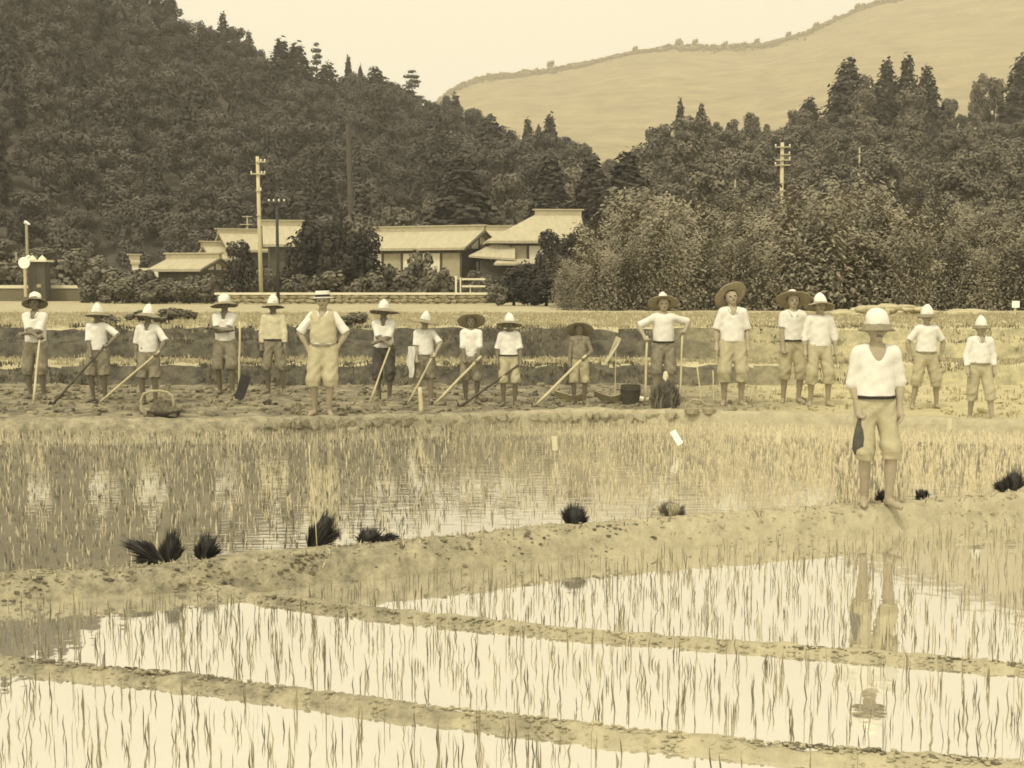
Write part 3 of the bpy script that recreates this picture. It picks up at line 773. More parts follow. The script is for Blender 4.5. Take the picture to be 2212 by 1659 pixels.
# middle valley: trees behind the farm
mid = [(1000, 335, 112, 'conifer', 150, 'broad dark conifer standing right behind the farm roofs'), (1060, 245, 185, 'conifer', 80, 'dark pointed conifer at the foot of the left hill shoulder'), (1140, 256, 190, 'conifer', 42, 'small conifer, left of three on the middle ridge'),
       (1163, 268, 190, 'conifer', 34, 'lowest conifer, middle of three on the middle ridge'), (1187, 246, 190, 'conifer', 52, 'tallest conifer, right of three on the middle ridge'), (1188, 330, 106, 'tall_conifer', 120, 'dark conifer with pale bare trunk above the tiled roof'),
       (1278, 332, 104, 'tall_conifer', 115, 'dark conifer with pale bare trunk at the right edge of the farm'), (1352, 325, 100, 'conifer', 120, 'dark wide conifer beside the bare-trunked one'),
       (935, 410, 115, 'wood', 90, 'pale bushy tree left of the broad dark conifer'), (860, 432, 104, 'wood', 110, 'pale bushy tree right behind the long farm roof'), (780, 440, 106, 'wood', 120, 'leafy tree above the dark garden trees'),
       (1090, 360, 118, 'wood', 105, 'leafy tree between the broad conifer and the bare-trunked conifer'), (1100, 300, 168, 'wood', 110, 'rounded tree below the ridge conifers'), (1230, 345, 118, 'wood', 100, 'pale tree between the two bare-trunked conifers'),
       (1245, 292, 175, 'wood', 90, 'tree below the bright clearing on the ridge'), (650, 410, 108, 'conifer', 110, 'dark tree behind the thatched gable')]
for px, top, y, key, w, lab in mid:
    plant_px(key, px, top, y, lab, 'tree', 'conifer_tree' if 'conifer' in key else 'broadleaf_tree', 'trees in the valley behind the farm', wpx=w)
n = 0
while n < 46:
    px = random.uniform(840, 1330); y = random.uniform(108, 190); x = (px - 1106) / FPX * y
    n += 1; far_ = 'far' if y > 145 else 'near'
    plant('wood', x, y, random.uniform(3.0, 5.6), 'leafy tree in the ' + far_ + ' part of the valley wood behind the farm', 'tree', 'broadleaf_tree', far_ + ' valley wood behind the farm', random.uniform(.9, 1.3), parts=False)
# bare dark trunk above the wood
b = MB(); p = at(752, 265, 112); zb = terrain_z(p.x, 112)
b.tube([(p.x + .3, 112, zb - .5), (p.x + .15, 112, (zb + p.z) / 2), (p.x, 112, p.z)], [.34, .24, .2], 8)
snag = empty('dead_tree'); tag(snag, 'dark bare dead trunk rising above the wood left of the farm', 'dead tree')
b.build('trunk', M_woodd, snag); b2 = MB(); b2.tube([(p.x - .1, 112, p.z - .1), (p.x, 112, p.z + .25), (p.x + .1, 112, p.z + .2)], [.2, .3, .12], 6); b2.build('broken_top', M_woodd, snag, True)
# right slope wood
n = 0; cell = []
while n < 165:
    px = random.uniform(1180, 2420); y = random.uniform(84, 192); x = (px - 1106) / FPX * y
    if any((x - a) ** 2 + (y - b) ** 2 < 2.6 ** 2 for a, b in cell): 
        if random.random() < .97: continue
    cell.append((x, y)); n += 1
    key = 'conifer' if random.random() < .1 else 'wood'
    band = 'upper' if y > 140 else 'lower'
    plant(key, x, y, random.uniform(3.2, 6.0), 'leafy tree in the ' + band + ' part of the wooded slope on the right' if key == 'wood' else 'small dark conifer among leafy trees in the ' + band + ' part of the right slope', 'tree', 'broadleaf_tree' if key == 'wood' else 'conifer_tree', 'trees on the ' + band + ' right slope' + ('' if key == 'wood' else ', conifers'), random.uniform(.85, 1.2), parts=False)
for px, top, w, y, key, lab in ((1465, 208, 26, 190, 'conifer', 'small lone tree on the right ridge, left of two'), (1510, 222, 30, 190, 'conifer', 'small lone tree on the right ridge, right of two'), (1740, 206, 60, 185, 'conifer', 'pointed little conifer left of the tall dark clump'),
        (1822, 118, 96, 180, 'conifer', 'tallest dark conifer on the right ridge, left end of the clump'), (1868, 150, 70, 182, 'wood', 'tree in the notch of the tall dark clump'), (1905, 128, 70, 180, 'conifer', 'second pointed conifer of the dark clump'),
        (1948, 118, 60, 180, 'conifer', 'third pointed conifer of the dark clump, with the slim top'), (1990, 142, 62, 181, 'conifer', 'conifer at the right end of the dark clump'), (1850, 175, 80, 176, 'wood', 'leafy tree under the tall conifers of the clump'), (1960, 180, 90, 175, 'wood', 'leafy tree under the right half of the clump'),
        (2100, 150, 50, 185, 'wood', 'round tree left of the gap near the right edge'), (2135, 155, 60, 186, 'wood', 'round tree second from the right edge'), (2192, 108, 72, 183, 'conifer', 'tall pointed conifer at the right edge of the ridge'), (2240, 140, 90, 183, 'conifer', 'conifer just beyond the right edge'),
        (1420, 255, 90, 168, 'wood', 'dark round tree at the left end of the right wood'), (1490, 245, 110, 165, 'wood', 'round tree in front of the two lone ridge trees'), (1570, 268, 100, 160, 'wood', 'round tree below the pale ridge field'), (1390, 300, 90, 150, 'wood', 'tree at the left corner of the right wood')):
    plant_px(key, px, top, y, lab, 'tree', 'conifer_tree' if key == 'conifer' else 'broadleaf_tree', 'trees on the right ridge', wpx=w)

m_ = 1500; uy = RNG.uniform(74, 196, m_); ux = (RNG.uniform(1020, 2450, m_) - 1106) / FPX * uy
wsrc = [o for o in C.objects if o.data is not None and o.data == KIND['wood'][0][1]][0]
o = scatter_group(wsrc, 'undergrowth', np.stack([ux, uy, hill_z(ux, uy) - .4], 1), RNG.uniform(.22, .45, m_)); tag(o, 'low bushes filling the wooded slope on the right', 'bushes', kind='stuff')
# bamboo grove along the right side
n = 0
for row, (y0, y1, step, hmin, hmax) in enumerate(((49, 52, 50, 3.2, 4.2), (53, 57, 46, 4.0, 4.9), (59, 63, 42, 4.4, 5.3), (66, 71, 40, 4.5, 5.5), (75, 82, 44, 3.8, 5.0))):
    px = 1225 + row * 8
    while px < 2420:
        y = random.uniform(y0, y1); x = (px - 1106) / FPX * y
        lab = ('bamboo clump in the front row of the grove along the field', 'bamboo clump in the second row of the grove', 'bamboo clump in the third row of the grove', 'bamboo clump in the fourth row of the grove', 'bamboo clump in the back row of the grove on the slope')[row]
        hh = random.uniform(hmin, hmax) * (.5 if px < 1290 else .72 if px < 1345 else .9) * (random.uniform(1.1, 1.3) if random.random() < .25 else random.uniform(.85, 1.05)) * (1 + .12 * math.sin(px * .011) + .0001 * (px - 1500))
        plant('bamboo', x, y, hh, lab, 'bamboo', 'bamboo_clump', ('front', 'second', 'third', 'fourth', 'back')[row] + ' row of the bamboo grove', random.uniform(.85, 1.15), z=.9 if y < 66 else None)
        px += step * random.uniform(.75, 1.25)

# garden trees and shrubs round the farm
for px, top, y, key, w, lab in ((676, 480, 77, 'garden', 165, 'dark round garden tree before the thatched house, left of the pair'), (778, 492, 76, 'garden', 140, 'dark spreading garden tree reaching over the long roof'), (735, 500, 74, 'garden', 120, 'dark garden tree between its two larger neighbours'),
        (522, 515, 74, 'garden', 84, 'small dark tree in front of the left house gable'), (905, 540, 75, 'shrub', 80, 'tall shrub below the long roof with a bare sprig'), (860, 560, 74, 'shrub', 100, 'grey shrub under the long roof, left of the sprig shrub'), (950, 575, 73, 'shrub', 80, 'shrub beside the white wooden gate'),
        (800, 575, 73, 'shrub', 100, 'shrub right of the dark pole below the garden trees'), (720, 580, 73, 'shrub', 110, 'shrub under the dark garden trees'), (640, 580, 73, 'shrub', 80, 'shrub right of the dark utility pole'), (575, 575, 74, 'shrub', 60, 'shrub between the white pole and the dark pole'),
        (500, 590, 74, 'shrub', 90, 'shrub left of the tall white pole'), (430, 585, 76, 'shrub', 110, 'low shrub in front of the shed'), (355, 590, 77, 'shrub', 110, 'low shrub left of the shed wall'), (280, 575, 80, 'shrub', 120, 'bush by the small white building'), (215, 560, 82, 'shrub', 110, 'bush right of the dark kiosk'),
        (150, 545, 88, 'shrub', 120, 'tall bush behind the dark kiosk'), (20, 560, 86, 'shrub', 120, 'bush behind the round white sign'), (90, 520, 96, 'wood', 150, 'pale leafy tree behind the kiosk on the left'), (10, 500, 98, 'wood', 140, 'pale leafy tree at the left edge'), (190, 530, 97, 'wood', 140, 'pale leafy tree right of the lamp post'),
        (1110, 575, 64, 'garden', 110, 'dark bush before the tiled house, left of two'), (1180, 590, 62, 'garden', 120, 'dark bush before the tiled house, right of two'), (1190, 492, 76, 'garden', 90, 'garden tree leaning over the tiled roof'), (1228, 488, 70, 'garden', 95, 'dark garden tree covering the right end of the tiled roof'), (1150, 560, 66, 'garden', 100, 'dark bush in front of the paper-panelled wall'), (1240, 540, 60, 'garden', 110, 'dark tree where the bamboo meets the garden'),
        (1075, 612, 63, 'shrub', 60, 'small shrub at the right end of the stone wall'), (330, 605, 70, 'shrub', 90, 'low bush on the edge of the far field, left part'), (410, 610, 70, 'shrub', 90, 'low bush at the left end of the stone wall'), (250, 600, 72, 'shrub', 100, 'low bush right of the white kerb'), (298, 572, 81, 'shrub', 70, 'bush hiding the foot of the tiny white hut')):
    plant_px(key, px, top, y, lab, 'shrub' if key == 'shrub' else 'tree', {'garden': 'garden_tree', 'shrub': 'shrub', 'wood': 'broadleaf_tree'}[key], 'plants round the farm', wpx=w)
for px, py, y, h, lab in ((230, 705, 30.5, .42, 'dark weed clump on the terrace behind the second boy'), (365, 700, 31, .5, 'dark weed clump on the terrace right of the third boy'), (300, 698, 32, .4, 'dark weed clump on the terrace between the second and third boys'), (768, 712, 29.5, .4, 'dark weed clump on the terrace right of the man in the boater'), (745, 712, 29.3, .3, 'small dark weed clump by the shoulder of the man in the boater'), (400, 678, 34, .4, 'grey weed clump farther back behind the third boy')):
    x = (px - 1106) / FPX * y
    plant('shrub', x, y, h * .8, lab, 'weeds', 'weed_clump', 'dark weed clumps on the terrace', 2.0)
n = 0
for px0, px1, step, py0, py1, ya, yb, where in ((205, 470, 30, 572, 606, 71, 79, 'between the white parapet and the stone wall'), (-60, 200, 34, 552, 590, 86, 92, 'behind the white parapet'), (560, 1000, 34, 572, 608, 72, 76, 'behind the stone wall under the farm roofs')):
    px = px0
    while px < px1:
        plant_px('shrub', px, random.uniform(py0, py1), random.uniform(ya, yb), 'leafy grey shrub in the hedge ' + where, 'shrub', 'shrub', 'hedge shrubs ' + where, wpx=random.uniform(50, 95)); px += step * random.uniform(.7, 1.3)
# tree line of the far hill
cm = broad_crown(300, 1, .5, 7, 16, .24)
V = []; F = []; T = []; nn = 0
for k in range(2600):
    px = random.uniform(930, 2350); y = 1500 - abs(random.gauss(0, 1)) * 14; x = (px - 1106) / FPX * y
    s = random.uniform(2.5, 6.5) * (1.9 if random.random() < .02 else 1); z = float(far_z(x, y)) - 1.5
    V.append(cm[0] * [s, s, s] + [x, y, z]); F.append(cm[1] + nn); T.append(np.clip(cm[2] + random.uniform(-.3, .3), 0, 1)); nn += len(cm[0])
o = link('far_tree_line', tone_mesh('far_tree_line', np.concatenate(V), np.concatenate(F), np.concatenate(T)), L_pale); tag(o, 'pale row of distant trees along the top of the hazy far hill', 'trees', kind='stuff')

# ------------------------------------------------------------------ farm buildings
def house(name, label, cx, y, z0, L, W, wall, rise, yaw, over=.45, hip=0.0, wallm=None, gable=None, panels=0):
    r = empty(name, ((cx - 1106) / FPX * y, y, z0), yaw); tag(r, label, 'house')
    b = MB(); b.box((-L/2, -W/2, -.3), (L/2, W/2, wall)); b.build('wall', wallm or M_greywall, r)
    e = over; zt = wall + .04; th = .16
    k = rise / (W / 2); z_e = zt - e * k * .6
    hx = hip * (W / 2)
    for sgn, nm in ((-1, 'roof_slope'), (1, 'roof_slope')):
        b = MB()
        P = [(-L/2 - e, sgn * (W/2 + e), z_e), (L/2 + e, sgn * (W/2 + e), z_e), (L/2 + e * .9, sgn * .0, zt + rise), (-L/2 - e * .9 + (hx + e if hip else 0), 0, zt + rise)]
        V = [Vector(p) for p in P] + [Vector(p) + Vector((0, 0, th)) for p in P]
        b.add(V, [(0,1,2,3), (4,5,6,7), (0,1,5,4), (1,2,6,5), (2,3,7,6), (3,0,4,7)]); b.build(nm, M_roof, r)
    if hip:
        b = MB(); P = [(-L/2 - e, -W/2 - e, z_e), (-L/2 - e, W/2 + e, z_e), (-L/2 - e * .9 + hx + e, 0, zt + rise)]
        V = [Vector(p) - Vector((.004, 0, 0)) for p in P] + [Vector(p) + Vector((-.004, 0, th)) for p in P]
        b.add(V, [(0,1,2), (3,4,5), (0,1,4,3), (1,2,5,4), (2,0,3,5)]); b.build('hip_roof', M_roof, r)
    b = MB(); x0 = -L/2 - e * .9 + (hx + e if hip else 0)
    b.box((x0 - .1, -.17, zt + rise + .03), (L/2 + e, .17, zt + rise + .38)); b.build('ridge', M_ridge, r)
    b = MB(); b.box((x0 - .25, -.22, zt + rise + .383), (L/2 + e + .15, .22, zt + rise + .47)); b.build('ridge_cap', M_roof, r)
    for sx in ((1,) if hip else (-1, 1)):                        # gable triangles
        b = MB(); q = .02
        P = [(sx * (L/2 + q), -W/2, wall), (sx * (L/2 + q), W/2, wall), (sx * (L/2 + q), 0, wall + rise * .98)]
        V = [Vector(p) for p in P] + [Vector(p) - Vector((sx * .2, 0, 0)) for p in P]
        b.add(V, [(0,1,2), (3,5,4), (0,3,4,1), (1,4,5,2), (2,5,3,0)]); g = b.build('gable', gable or M_greywall, r)
        if gable:
            for (y0, y1, z0_, z1_) in ((-.06, .06, wall, wall + rise * .93), (-W/4 - .05, -W/4 + .05, wall, wall + rise * .45), (W/4 - .05, W/4 + .05, wall, wall + rise * .45)):
                b = MB(); b.box((sx * (L/2 + q) - .02, y0, z0_), (sx * (L/2 + q) + .05, y1, z1_)); b.build('gable_post', M_woodd, g)
            b = MB(); b.box((sx * (L/2 + q) - .02, -W/2, wall - .09), (sx * (L/2 + q) + .06, W/2, wall + .06)); b.build('gable_beam', M_woodd, g)
            b = MB()
            for s2 in (-1, 1): b.tube([(sx * (L/2 + e + .02), s2 * (W/2 + e), z_e + .02), (sx * (L/2 + e + .02), 0, zt + rise + .02)], .09, 4)
            b.build('barge_board', M_woodd, r)
    if panels:
        w = L / panels
        for k in range(panels):
            b = MB(); b.box((-L/2 + k * w + .08, -W/2 - .05, .55), (-L/2 + (k + 1) * w - .08, -W/2 - .003, wall - .25)); b.build('wall_panel', M_plaster if k % 3 != 1 else M_ridge, r)
        for k in range(panels + 1):
            b = MB(); b.box((-L/2 + k * w - .075, -W/2 - .1, 0), (-L/2 + k * w + .075, -W/2 - .001, wall)); b.build('post', M_woodd, r)
        b = MB(); b.box((-L/2, -W/2 - .09, wall - .245), (L/2, -W/2 - .002, wall - .12)); b.build('beam', M_woodd, r)
    return r
def zpx(py, y): return at(1106, py, y).z
house('farmhouse', 'long farmhouse with pale roof and white plastered gable in the middle of the farm', 930, 88, .9, 7.0, 5.0, zpx(541, 88) - .9 + .0, 1.1, math.radians(-24), gable=M_plaster, panels=5)
hc = house('farmhouse', 'hip-roofed farmhouse with paper panels, rightmost and tallest roof of the farm', 1150, 84, .9, 5.2, 5.6, zpx(530, 84) - .9 + .14, 1.6, math.radians(4), hip=1.0, panels=5)
for P, nm in (([(-4.1, -3.4, 2.7), (-1.4, -4.3, 2.5), (-1.3, -2.9, 3.2), (-2.5, -2.85, 3.45)], 'porch_roof'), ([(-2.7, -4.9, 2.2), (-.5, -4.9, 2.2), (-.5, -3.4, 2.5), (-2.3, -3.4, 2.5)], 'lower_porch_roof')):
    b = MB(); V = [Vector(p) for p in P] + [Vector(p) + Vector((0, 0, .12)) for p in P]
    b.add(V, [(0,1,2,3), (4,5,6,7), (0,1,5,4), (1,2,6,5), (2,3,7,6), (3,0,4,7)]); b.build(nm, M_roof, hc)
b = MB(); b.box((-3.4, -3.3, 0), (-1.7, -2.87, 2.5)); b.build('porch_wall', M_greywall, hc)
for xx in (-3.6, -1.5):
    b = MB(); b.box((xx - .06, -3.9, 0), (xx + .06, -3.78, 2.45)); b.build('porch_post', M_woodd, hc)
house('outbuilding', 'back roof showing between the long farmhouse and the hip-roofed house', 1062, 96, .9, 3.0, 4.2, zpx(530, 96) - .9 + .0, .9, 0)
house('farmhouse', 'left farmhouse with steep dark gable and pale roof behind the tall white pole', 540, 95, .9, 3.4, 5.4, zpx(545, 95) - .9 + .0, 1.15, math.radians(24), gable=None)
house('farmhouse', 'steep pale thatched roof cut by the dark pole, left of the garden trees', 612, 88, .9, 1.7, 4.4, zpx(532, 88) - .9 + .0, 1.2, math.radians(12))
house('lean_to', 'small gable on the left flank of the left farmhouse', 478, 93, .9, 1.6, 3.2, zpx(562, 93) - .9 + .0, .8, math.radians(30))
house('shed', 'low shed with broad pale roof, leftmost of the farm', 422, 82, .9, 2.9, 3.2, zpx(586, 82) - .9 + .02, .6, math.radians(-22), gable=M_plaster)
house('hut', 'tiny white-walled hut standing alone left of the shed', 295, 92, .9, .42, .5, zpx(571, 92) - .9, .2, .3, over=.1, wallm=M_plaster)
# low white wall piece near the shed
b = MB(); p = at(325, 585, 84); b.box((p.x - .8, 84, .8), (p.x + .8, 84.2, zpx(579, 84))); tag(b.build('low_wall', M_cap), 'short white wall end left of the shed', 'wall')

# stone wall with white coping
wall = empty('stone_wall', (0, 0, 0)); tag(wall, 'long field-stone wall with a white coping in front of the farm', 'wall')
xa, xb = (470 - 1106) / FPX * 70, (1048 - 1106) / FPX * 70
zt, zbm = zpx(637, 70), .84
b = MB(); b.box((xa, 70.05, .4), (xb, 70.5, zt)); b.build('core', M_mortar, wall)
b = MB(); b.box((xa - .1, 69.86, zt + .003), (xb + .12, 70.6, zpx(632, 70))); b.build('coping', M_cap, wall)
smesh = []
for k in range(6):
    q = CL[k].copy(); q.materials.append(M_stone); smesh.append(q)
rowh = (zt - zbm) / 3; k = 0
for rI in range(3):
    x = xa
    while x < xb - .1:
        w = random.uniform(.32, .62); 
        o = link('stone', smesh[k % 6], None, wall); k += 1
        o.location = (x + w / 2, 70.0 + random.uniform(-.02, .02), zbm + rowh * (rI + .5)); o.scale = (w * .62, .14, rowh * .64); o.rotation_euler = (0, random.uniform(-.12, .12), random.choice((0, math.pi)))
        x += w
# left white kerb and its things
xa, xb = at(-300, 620, 84).x, at(200, 620, 84).x
rp = empty('road_parapet'); tag(rp, 'low white-topped parapet running to the left edge of the picture', 'parapet')
b = MB(); b.box((xa, 84.02, .5), (xb, 84.3, zpx(623, 84))); b.build('base', M_mortar, rp)
b = MB(); b.box((xa, 83.95, zpx(623, 84) + .003), (xb, 84.35, zpx(616, 84))); b.build('coping', M_cap, rp)
sg = empty('road_sign', at(55, 620, 82)); tag(sg, 'round white sign on a thin pale post beside the dark kiosk', 'sign'); q = sg.location
b = MB(); b.tube([(0, 0, -.6), (0, 0, zpx(575, 82) - q.z)], .1, 8); b.build('post', M_wood, sg)
b = MB(); b.lathe([(0, -.03), (.34, -.03), (.36, 0), (.34, .03), (0, .03)], 20, Matrix.Translation((0, -.12, zpx(568, 82) - q.z)) @ Matrix.Rotation(math.pi / 2, 4, 'X')); b.build('disc', M_paper, sg)
b = MB(); b.tube([(0, 0, zpx(560, 82) - q.z), (.3, 0, zpx(553, 82) - q.z)], .09, 6); b.build('arm', M_paper, sg)
ks = empty('kiosk', (at(86, 620, 83).x, 83, .85)); tag(ks, 'dark little kiosk with white-edged roof behind the left parapet', 'kiosk')
hk = zpx(566, 83) - .85
b = MB(); b.box((-.55, -.5, 0), (.5, .5, hk)); b.build('body', M_woodd, ks)
b = MB(); b.box((-.72, -.7, hk + .003), (.68, .7, hk + .12)); b.build('roof', M_cap, ks)
for sx in (-.3, .3):
    b = MB(); b.lathe([(.0, .3), (.2, .12), (.28, .0)], 8, Matrix.Translation((sx, -.3, hk + .12))); b.build('roof_cap', M_cap, ks)
b = MB(); b.box((.0, -.53, hk * .38), (.25, -.503, hk * .46)); b.build('hatch', M_ridge, ks)
for px, tp, y, rr, lab in ((57, 480, 90, .1, 'thin lamp post with a white head standing above the kiosk'), (35, 545, 90, .07, 'short pale post left of the lamp post')):
    p = at(px, tp, y); r = empty('lamp_post' if px == 57 else 'short_post', (p.x, y, .8)); tag(r, lab, 'post')
    b = MB(); b.tube([(0, 0, -.3), (0, 0, p.z - .8)], rr, 6); b.build('post', M_ridge, r)
    if px == 57:
        b = MB(); b.tube([(-.12, 0, p.z - .78), (.22, 0, p.z - .95)], [.13, .07], 6); b.build('lamp_head', M_paper, r)
# white gate between wall and house
gt = empty('gate', (at(1010, 620, 72).x, 72, .85)); tag(gt, 'white wooden gate rails behind the right end of the stone wall', 'gate')
hz = zpx(596, 72) - .85
for sx, hgt, wd in ((-.62, hz, .1), (-.38, hz * .95, .07), (.15, hz * .7, .06)):
    b = MB(); b.box((sx - wd / 2, -wd / 2, -.3), (sx + wd / 2, wd / 2, hgt)); b.build('post', M_plaster, gt)
for zz in (.35, .62, .86):
    b = MB(); b.box((-.3, -.12, hz * zz), (.95, -.075, hz * zz + .1)); b.build('rail', M_plaster, gt)
# small white sign in the right field
p = G(2192, 688, .95); sg = empty('field_sign', (p.x, p.y, .93)); tag(sg, 'small white notice board on a stake at the far right edge of the field', 'sign')
hs = at(2192, 650, p.y).z - .93
b = MB(); b.tube([(0, 0, -.2), (0, 0, hs)], .035, 6); b.build('stake', M_wood, sg)
b = MB(); b.box((-.11, -.06, hs - .2), (.11, -.038, hs)); b.build('board', M_paper, sg)
# rubble ridge on the far right field
V = []; F = []; n = 0
for k in range(90):
    px = random.uniform(1810, 2010) if k < 70 else random.uniform(2050, 2120); y = random.uniform(40, 44); x = (px - 1106) / FPX * y; s = random.uniform(.1, .28)
    V.append(bv * [s * 1.5, s, s * .6] + [x, y, .98 + random.uniform(0, .25) * (1 if 1850 < px < 2000 else .3)]); F.append(bf + n); n += len(bv)
o = link('earth_heap', mesh_np('earth_heap', np.concatenate(V), np.concatenate(F), True), M_pale); tag(o, 'low heap of pale earth along the far edge of the right field', 'earth heap', kind='stuff')

# ------------------------------------------------------------------ utility poles
def pole(name, label, px, top, y, zb, r0, r1, m, arms, lean=0.0):
    p = at(px, top, y); r = empty(name, (p.x, y, zb)); tag(r, label, 'pole'); H = p.z - zb
    b = MB(); b.tube([(lean, 0, -.6), (lean * .5, 0, H * .5), (0, 0, H)], [r0, (r0 + r1) / 2, r1], 10); b.build('shaft', m, r, True)
    for py, x0, x1, ins in arms:
        z = at(px, py, y).z - zb
        b = MB(); b.box((x0, -r1 - .075, z - .03), (x1, -r1 - .003, z + .03)); a = b.build('crossarm', M_wood if m is not M_iron else M_woodd, r)
        for ix in ins:
            b = MB(); b.lathe([(.015, 0), (.035, .02), (.045, .06), (.03, .11), (.0, .12)], 8, Matrix.Translation((ix, -r1 - .04, z + .033))); b.build('insulator', M_insul, a, True)
    return r
pole('utility_pole', 'tall pale utility pole in front of the left farmhouse', 556, 338, 73, .85, .125, .095, M_wood,
     [(350, -.06, .46, (.2, .42)), (376, -.36, .44, (-.32, .24, .4)), (412, -.08, .22, (.18,)), (465, -.06, .16, ())], lean=.12)
pole('utility_pole', 'dark thin utility pole in front of the stone wall beside the tall pale one', 598, 432, 68, .85, .095, .075, M_iron, [(437, -.42, .42, (-.38, -.14, .12, .38))])
pole('utility_pole', 'pale pole with four crossarms rising out of the bamboo grove', 1690, 308, 73, 1, .11, .095, M_wood,
     [(318, -.42, .42, (-.38, .38)), (334, -.12, .4, (.36,)), (346, -.38, .42, (.38,)), (357, -.42, .42, (-.38,)), (412, -.15, .2, ())])
pole('utility_pole', 'thin distant pole to the right of the four-armed pole', 1857, 318, 105, 4, .08, .06, M_ridge, [(330, -.15, .15, ()), (376, -.2, .12, ())])
pole('utility_pole', 'short thin distant pole in the wood left of the four-armed pole', 1588, 388, 90, 3, .05, .04, M_ridge, [])
pole('utility_pole', 'small distant pole with two arms just left of the tall pale pole', 534, 466, 110, 1, .08, .06, M_ridge, [(468, -.4, .4, ()), (485, -.6, .4, ())])

# ------------------------------------------------------------------ people: distance fields turned into one smooth mesh each
class Field:
    def __init__(s, lo, hi, h):
        s.lo = np.array(lo, float); s.h = h
        s.n = np.ceil((np.array(hi) - s.lo) / h).astype(int) + 1
        s.ax = [s.lo[i] + h * np.arange(s.n[i]) for i in range(3)]
        s.F = np.full(tuple(s.n), .3)
    def _sl(s, lo, hi):
        a = np.clip(np.floor((np.array(lo) - s.lo) / s.h).astype(int), 0, s.n - 1); b = np.clip(np.ceil((np.array(hi) - s.lo) / s.h).astype(int) + 1, 1, s.n)
        return tuple(slice(int(i), int(max(j, i + 1))) for i, j in zip(a, b))
    def _grid(s, sl):
        return s.ax[0][sl[0]][:, None, None], s.ax[1][sl[1]][None, :, None], s.ax[2][sl[2]][None, None, :]
    def cone(s, a, b, ra, rb, k=.03, sq=1.0, flat=False, sub=False, cutz=None):
        a = np.array(a, float); b = np.array(b, float); m = max(ra, rb) + k + .03
        sl = s._sl(np.minimum(a, b) - m, np.maximum(a, b) + m); X, Y, Z = s._grid(sl)
        d = b - a; d2 = d.copy(); d2[1] /= sq; L2 = float(d2 @ d2) + 1e-9
        px, py, pz = X - a[0], (Y - a[1]) / sq, Z - a[2]
        t = (px * d2[0] + py * d2[1] + pz * d2[2]) / L2; tc = np.clip(t, 0, 1)
        dist = np.sqrt((px - tc * d2[0]) ** 2 + (py - tc * d2[1]) ** 2 + (pz - tc * d2[2]) ** 2) - (ra + (rb - ra) * tc)
        dist = dist * (1 if sq >= 1 else (.5 + .5 * sq))
        if flat: dist = np.maximum(dist, (t - 1) * math.sqrt(L2))
        if cutz is not None: dist = np.maximum(dist, cutz - Z)
        F = s.F[sl]
        if sub:
            h = np.clip(.5 - .5 * (F + dist) / k, 0, 1); s.F[sl] = F * (1 - h) - dist * h + k * h * (1 - h)
        else:
            h = np.clip(.5 + .5 * (F - dist) / k, 0, 1); s.F[sl] = F * (1 - h) + dist * h - k * h * (1 - h)
    def wrinkle(s, amp, ph):
        X, Y, Z = s._grid((slice(None),) * 3)
        s.F += amp * (np.sin(22 * Z + 9 * X * np.sign(X + .001) + 2.2 * np.sin(17 * X + ph) + ph) * .6 + np.sin(38 * X + 13 * Z + 2 * np.sin(20 * Z + 11 * Y + ph)) * .6 + .5 * np.sin(55 * Z - 31 * X + 23 * Y + ph * 2))
    def mesh(s, name):
        F = s.F; S = F < 0; n = F.shape
        c = [S[i:n[0] - 1 + i, j:n[1] - 1 + j, k:n[2] - 1 + k] for i in (0, 1) for j in (0, 1) for k in (0, 1)]
        anyc = c[0].copy(); allc = c[0].copy()
        for q in c[1:]: anyc |= q; allc &= q
        I = np.argwhere(anyc & ~allc); idx = np.full((n[0] - 1, n[1] - 1, n[2] - 1), -1, np.int64); idx[I[:, 0], I[:, 1], I[:, 2]] = np.arange(len(I))
        off = np.array([(i, j, k) for i in (0, 1) for j in (0, 1) for k in (0, 1)])
        val = np.stack([F[I[:, 0] + o[0], I[:, 1] + o[1], I[:, 2] + o[2]] for o in off], 1)
        acc = np.zeros((len(I), 3)); cnt = np.zeros(len(I))
        for a in range(8):
            for b in range(a + 1, 8):
                if np.abs(off[a] - off[b]).sum() != 1: continue
                m = (val[:, a] < 0) != (val[:, b] < 0); t = val[m, a] / (val[m, a] - val[m, b])
                acc[m] += off[a] + t[:, None] * (off[b] - off[a]); cnt[m] += 1
        V = s.lo + s.h * (I + acc / cnt[:, None])
        Q = []
        for ax in range(3):
            u, w = [(1, 2), (2, 0), (0, 1)][ax]
            sa = [slice(None)] * 3; sb = [slice(None)] * 3; sa[ax] = slice(0, n[ax] - 1); sb[ax] = slice(1, n[ax])
            A = S[tuple(sa)]; D = A != S[tuple(sb)]
            E = np.argwhere(D); ok = (E[:, u] > 0) & (E[:, w] > 0) & (E[:, u] < n[u] - 1) & (E[:, w] < n[w] - 1); E = E[ok]
            def cell(du, dw):
                q = E.copy(); q[:, u] += du; q[:, w] += dw; return idx[q[:, 0], q[:, 1], q[:, 2]]
            q = np.stack([cell(-1, -1), cell(0, -1), cell(0, 0), cell(-1, 0)], 1)
            ins = A[E[:, 0], E[:, 1], E[:, 2]]; q[~ins] = q[~ins][:, ::-1]
            Q.append(q)
        return mesh_np(name, V, np.concatenate(Q), True)

def ik(A, T, l1, l2, hint):
    A = np.array(A, float); T = np.array(T, float); d = T - A; L = np.linalg.norm(d)
    if L > (l1 + l2) * .998: T = A + d / L * (l1 + l2) * .998; d = T - A; L = np.linalg.norm(d)
    if L < .12: L = .12
    u = d / np.linalg.norm(d); a = (l1 * l1 - l2 * l2 + L * L) / (2 * L); hgt = math.sqrt(max(l1 * l1 - a * a, 0))
    hv = np.array(hint, float); hv -= u * (hv @ u); hv /= np.linalg.norm(hv) + 1e-9
    return A + u * a + hv * hgt, T

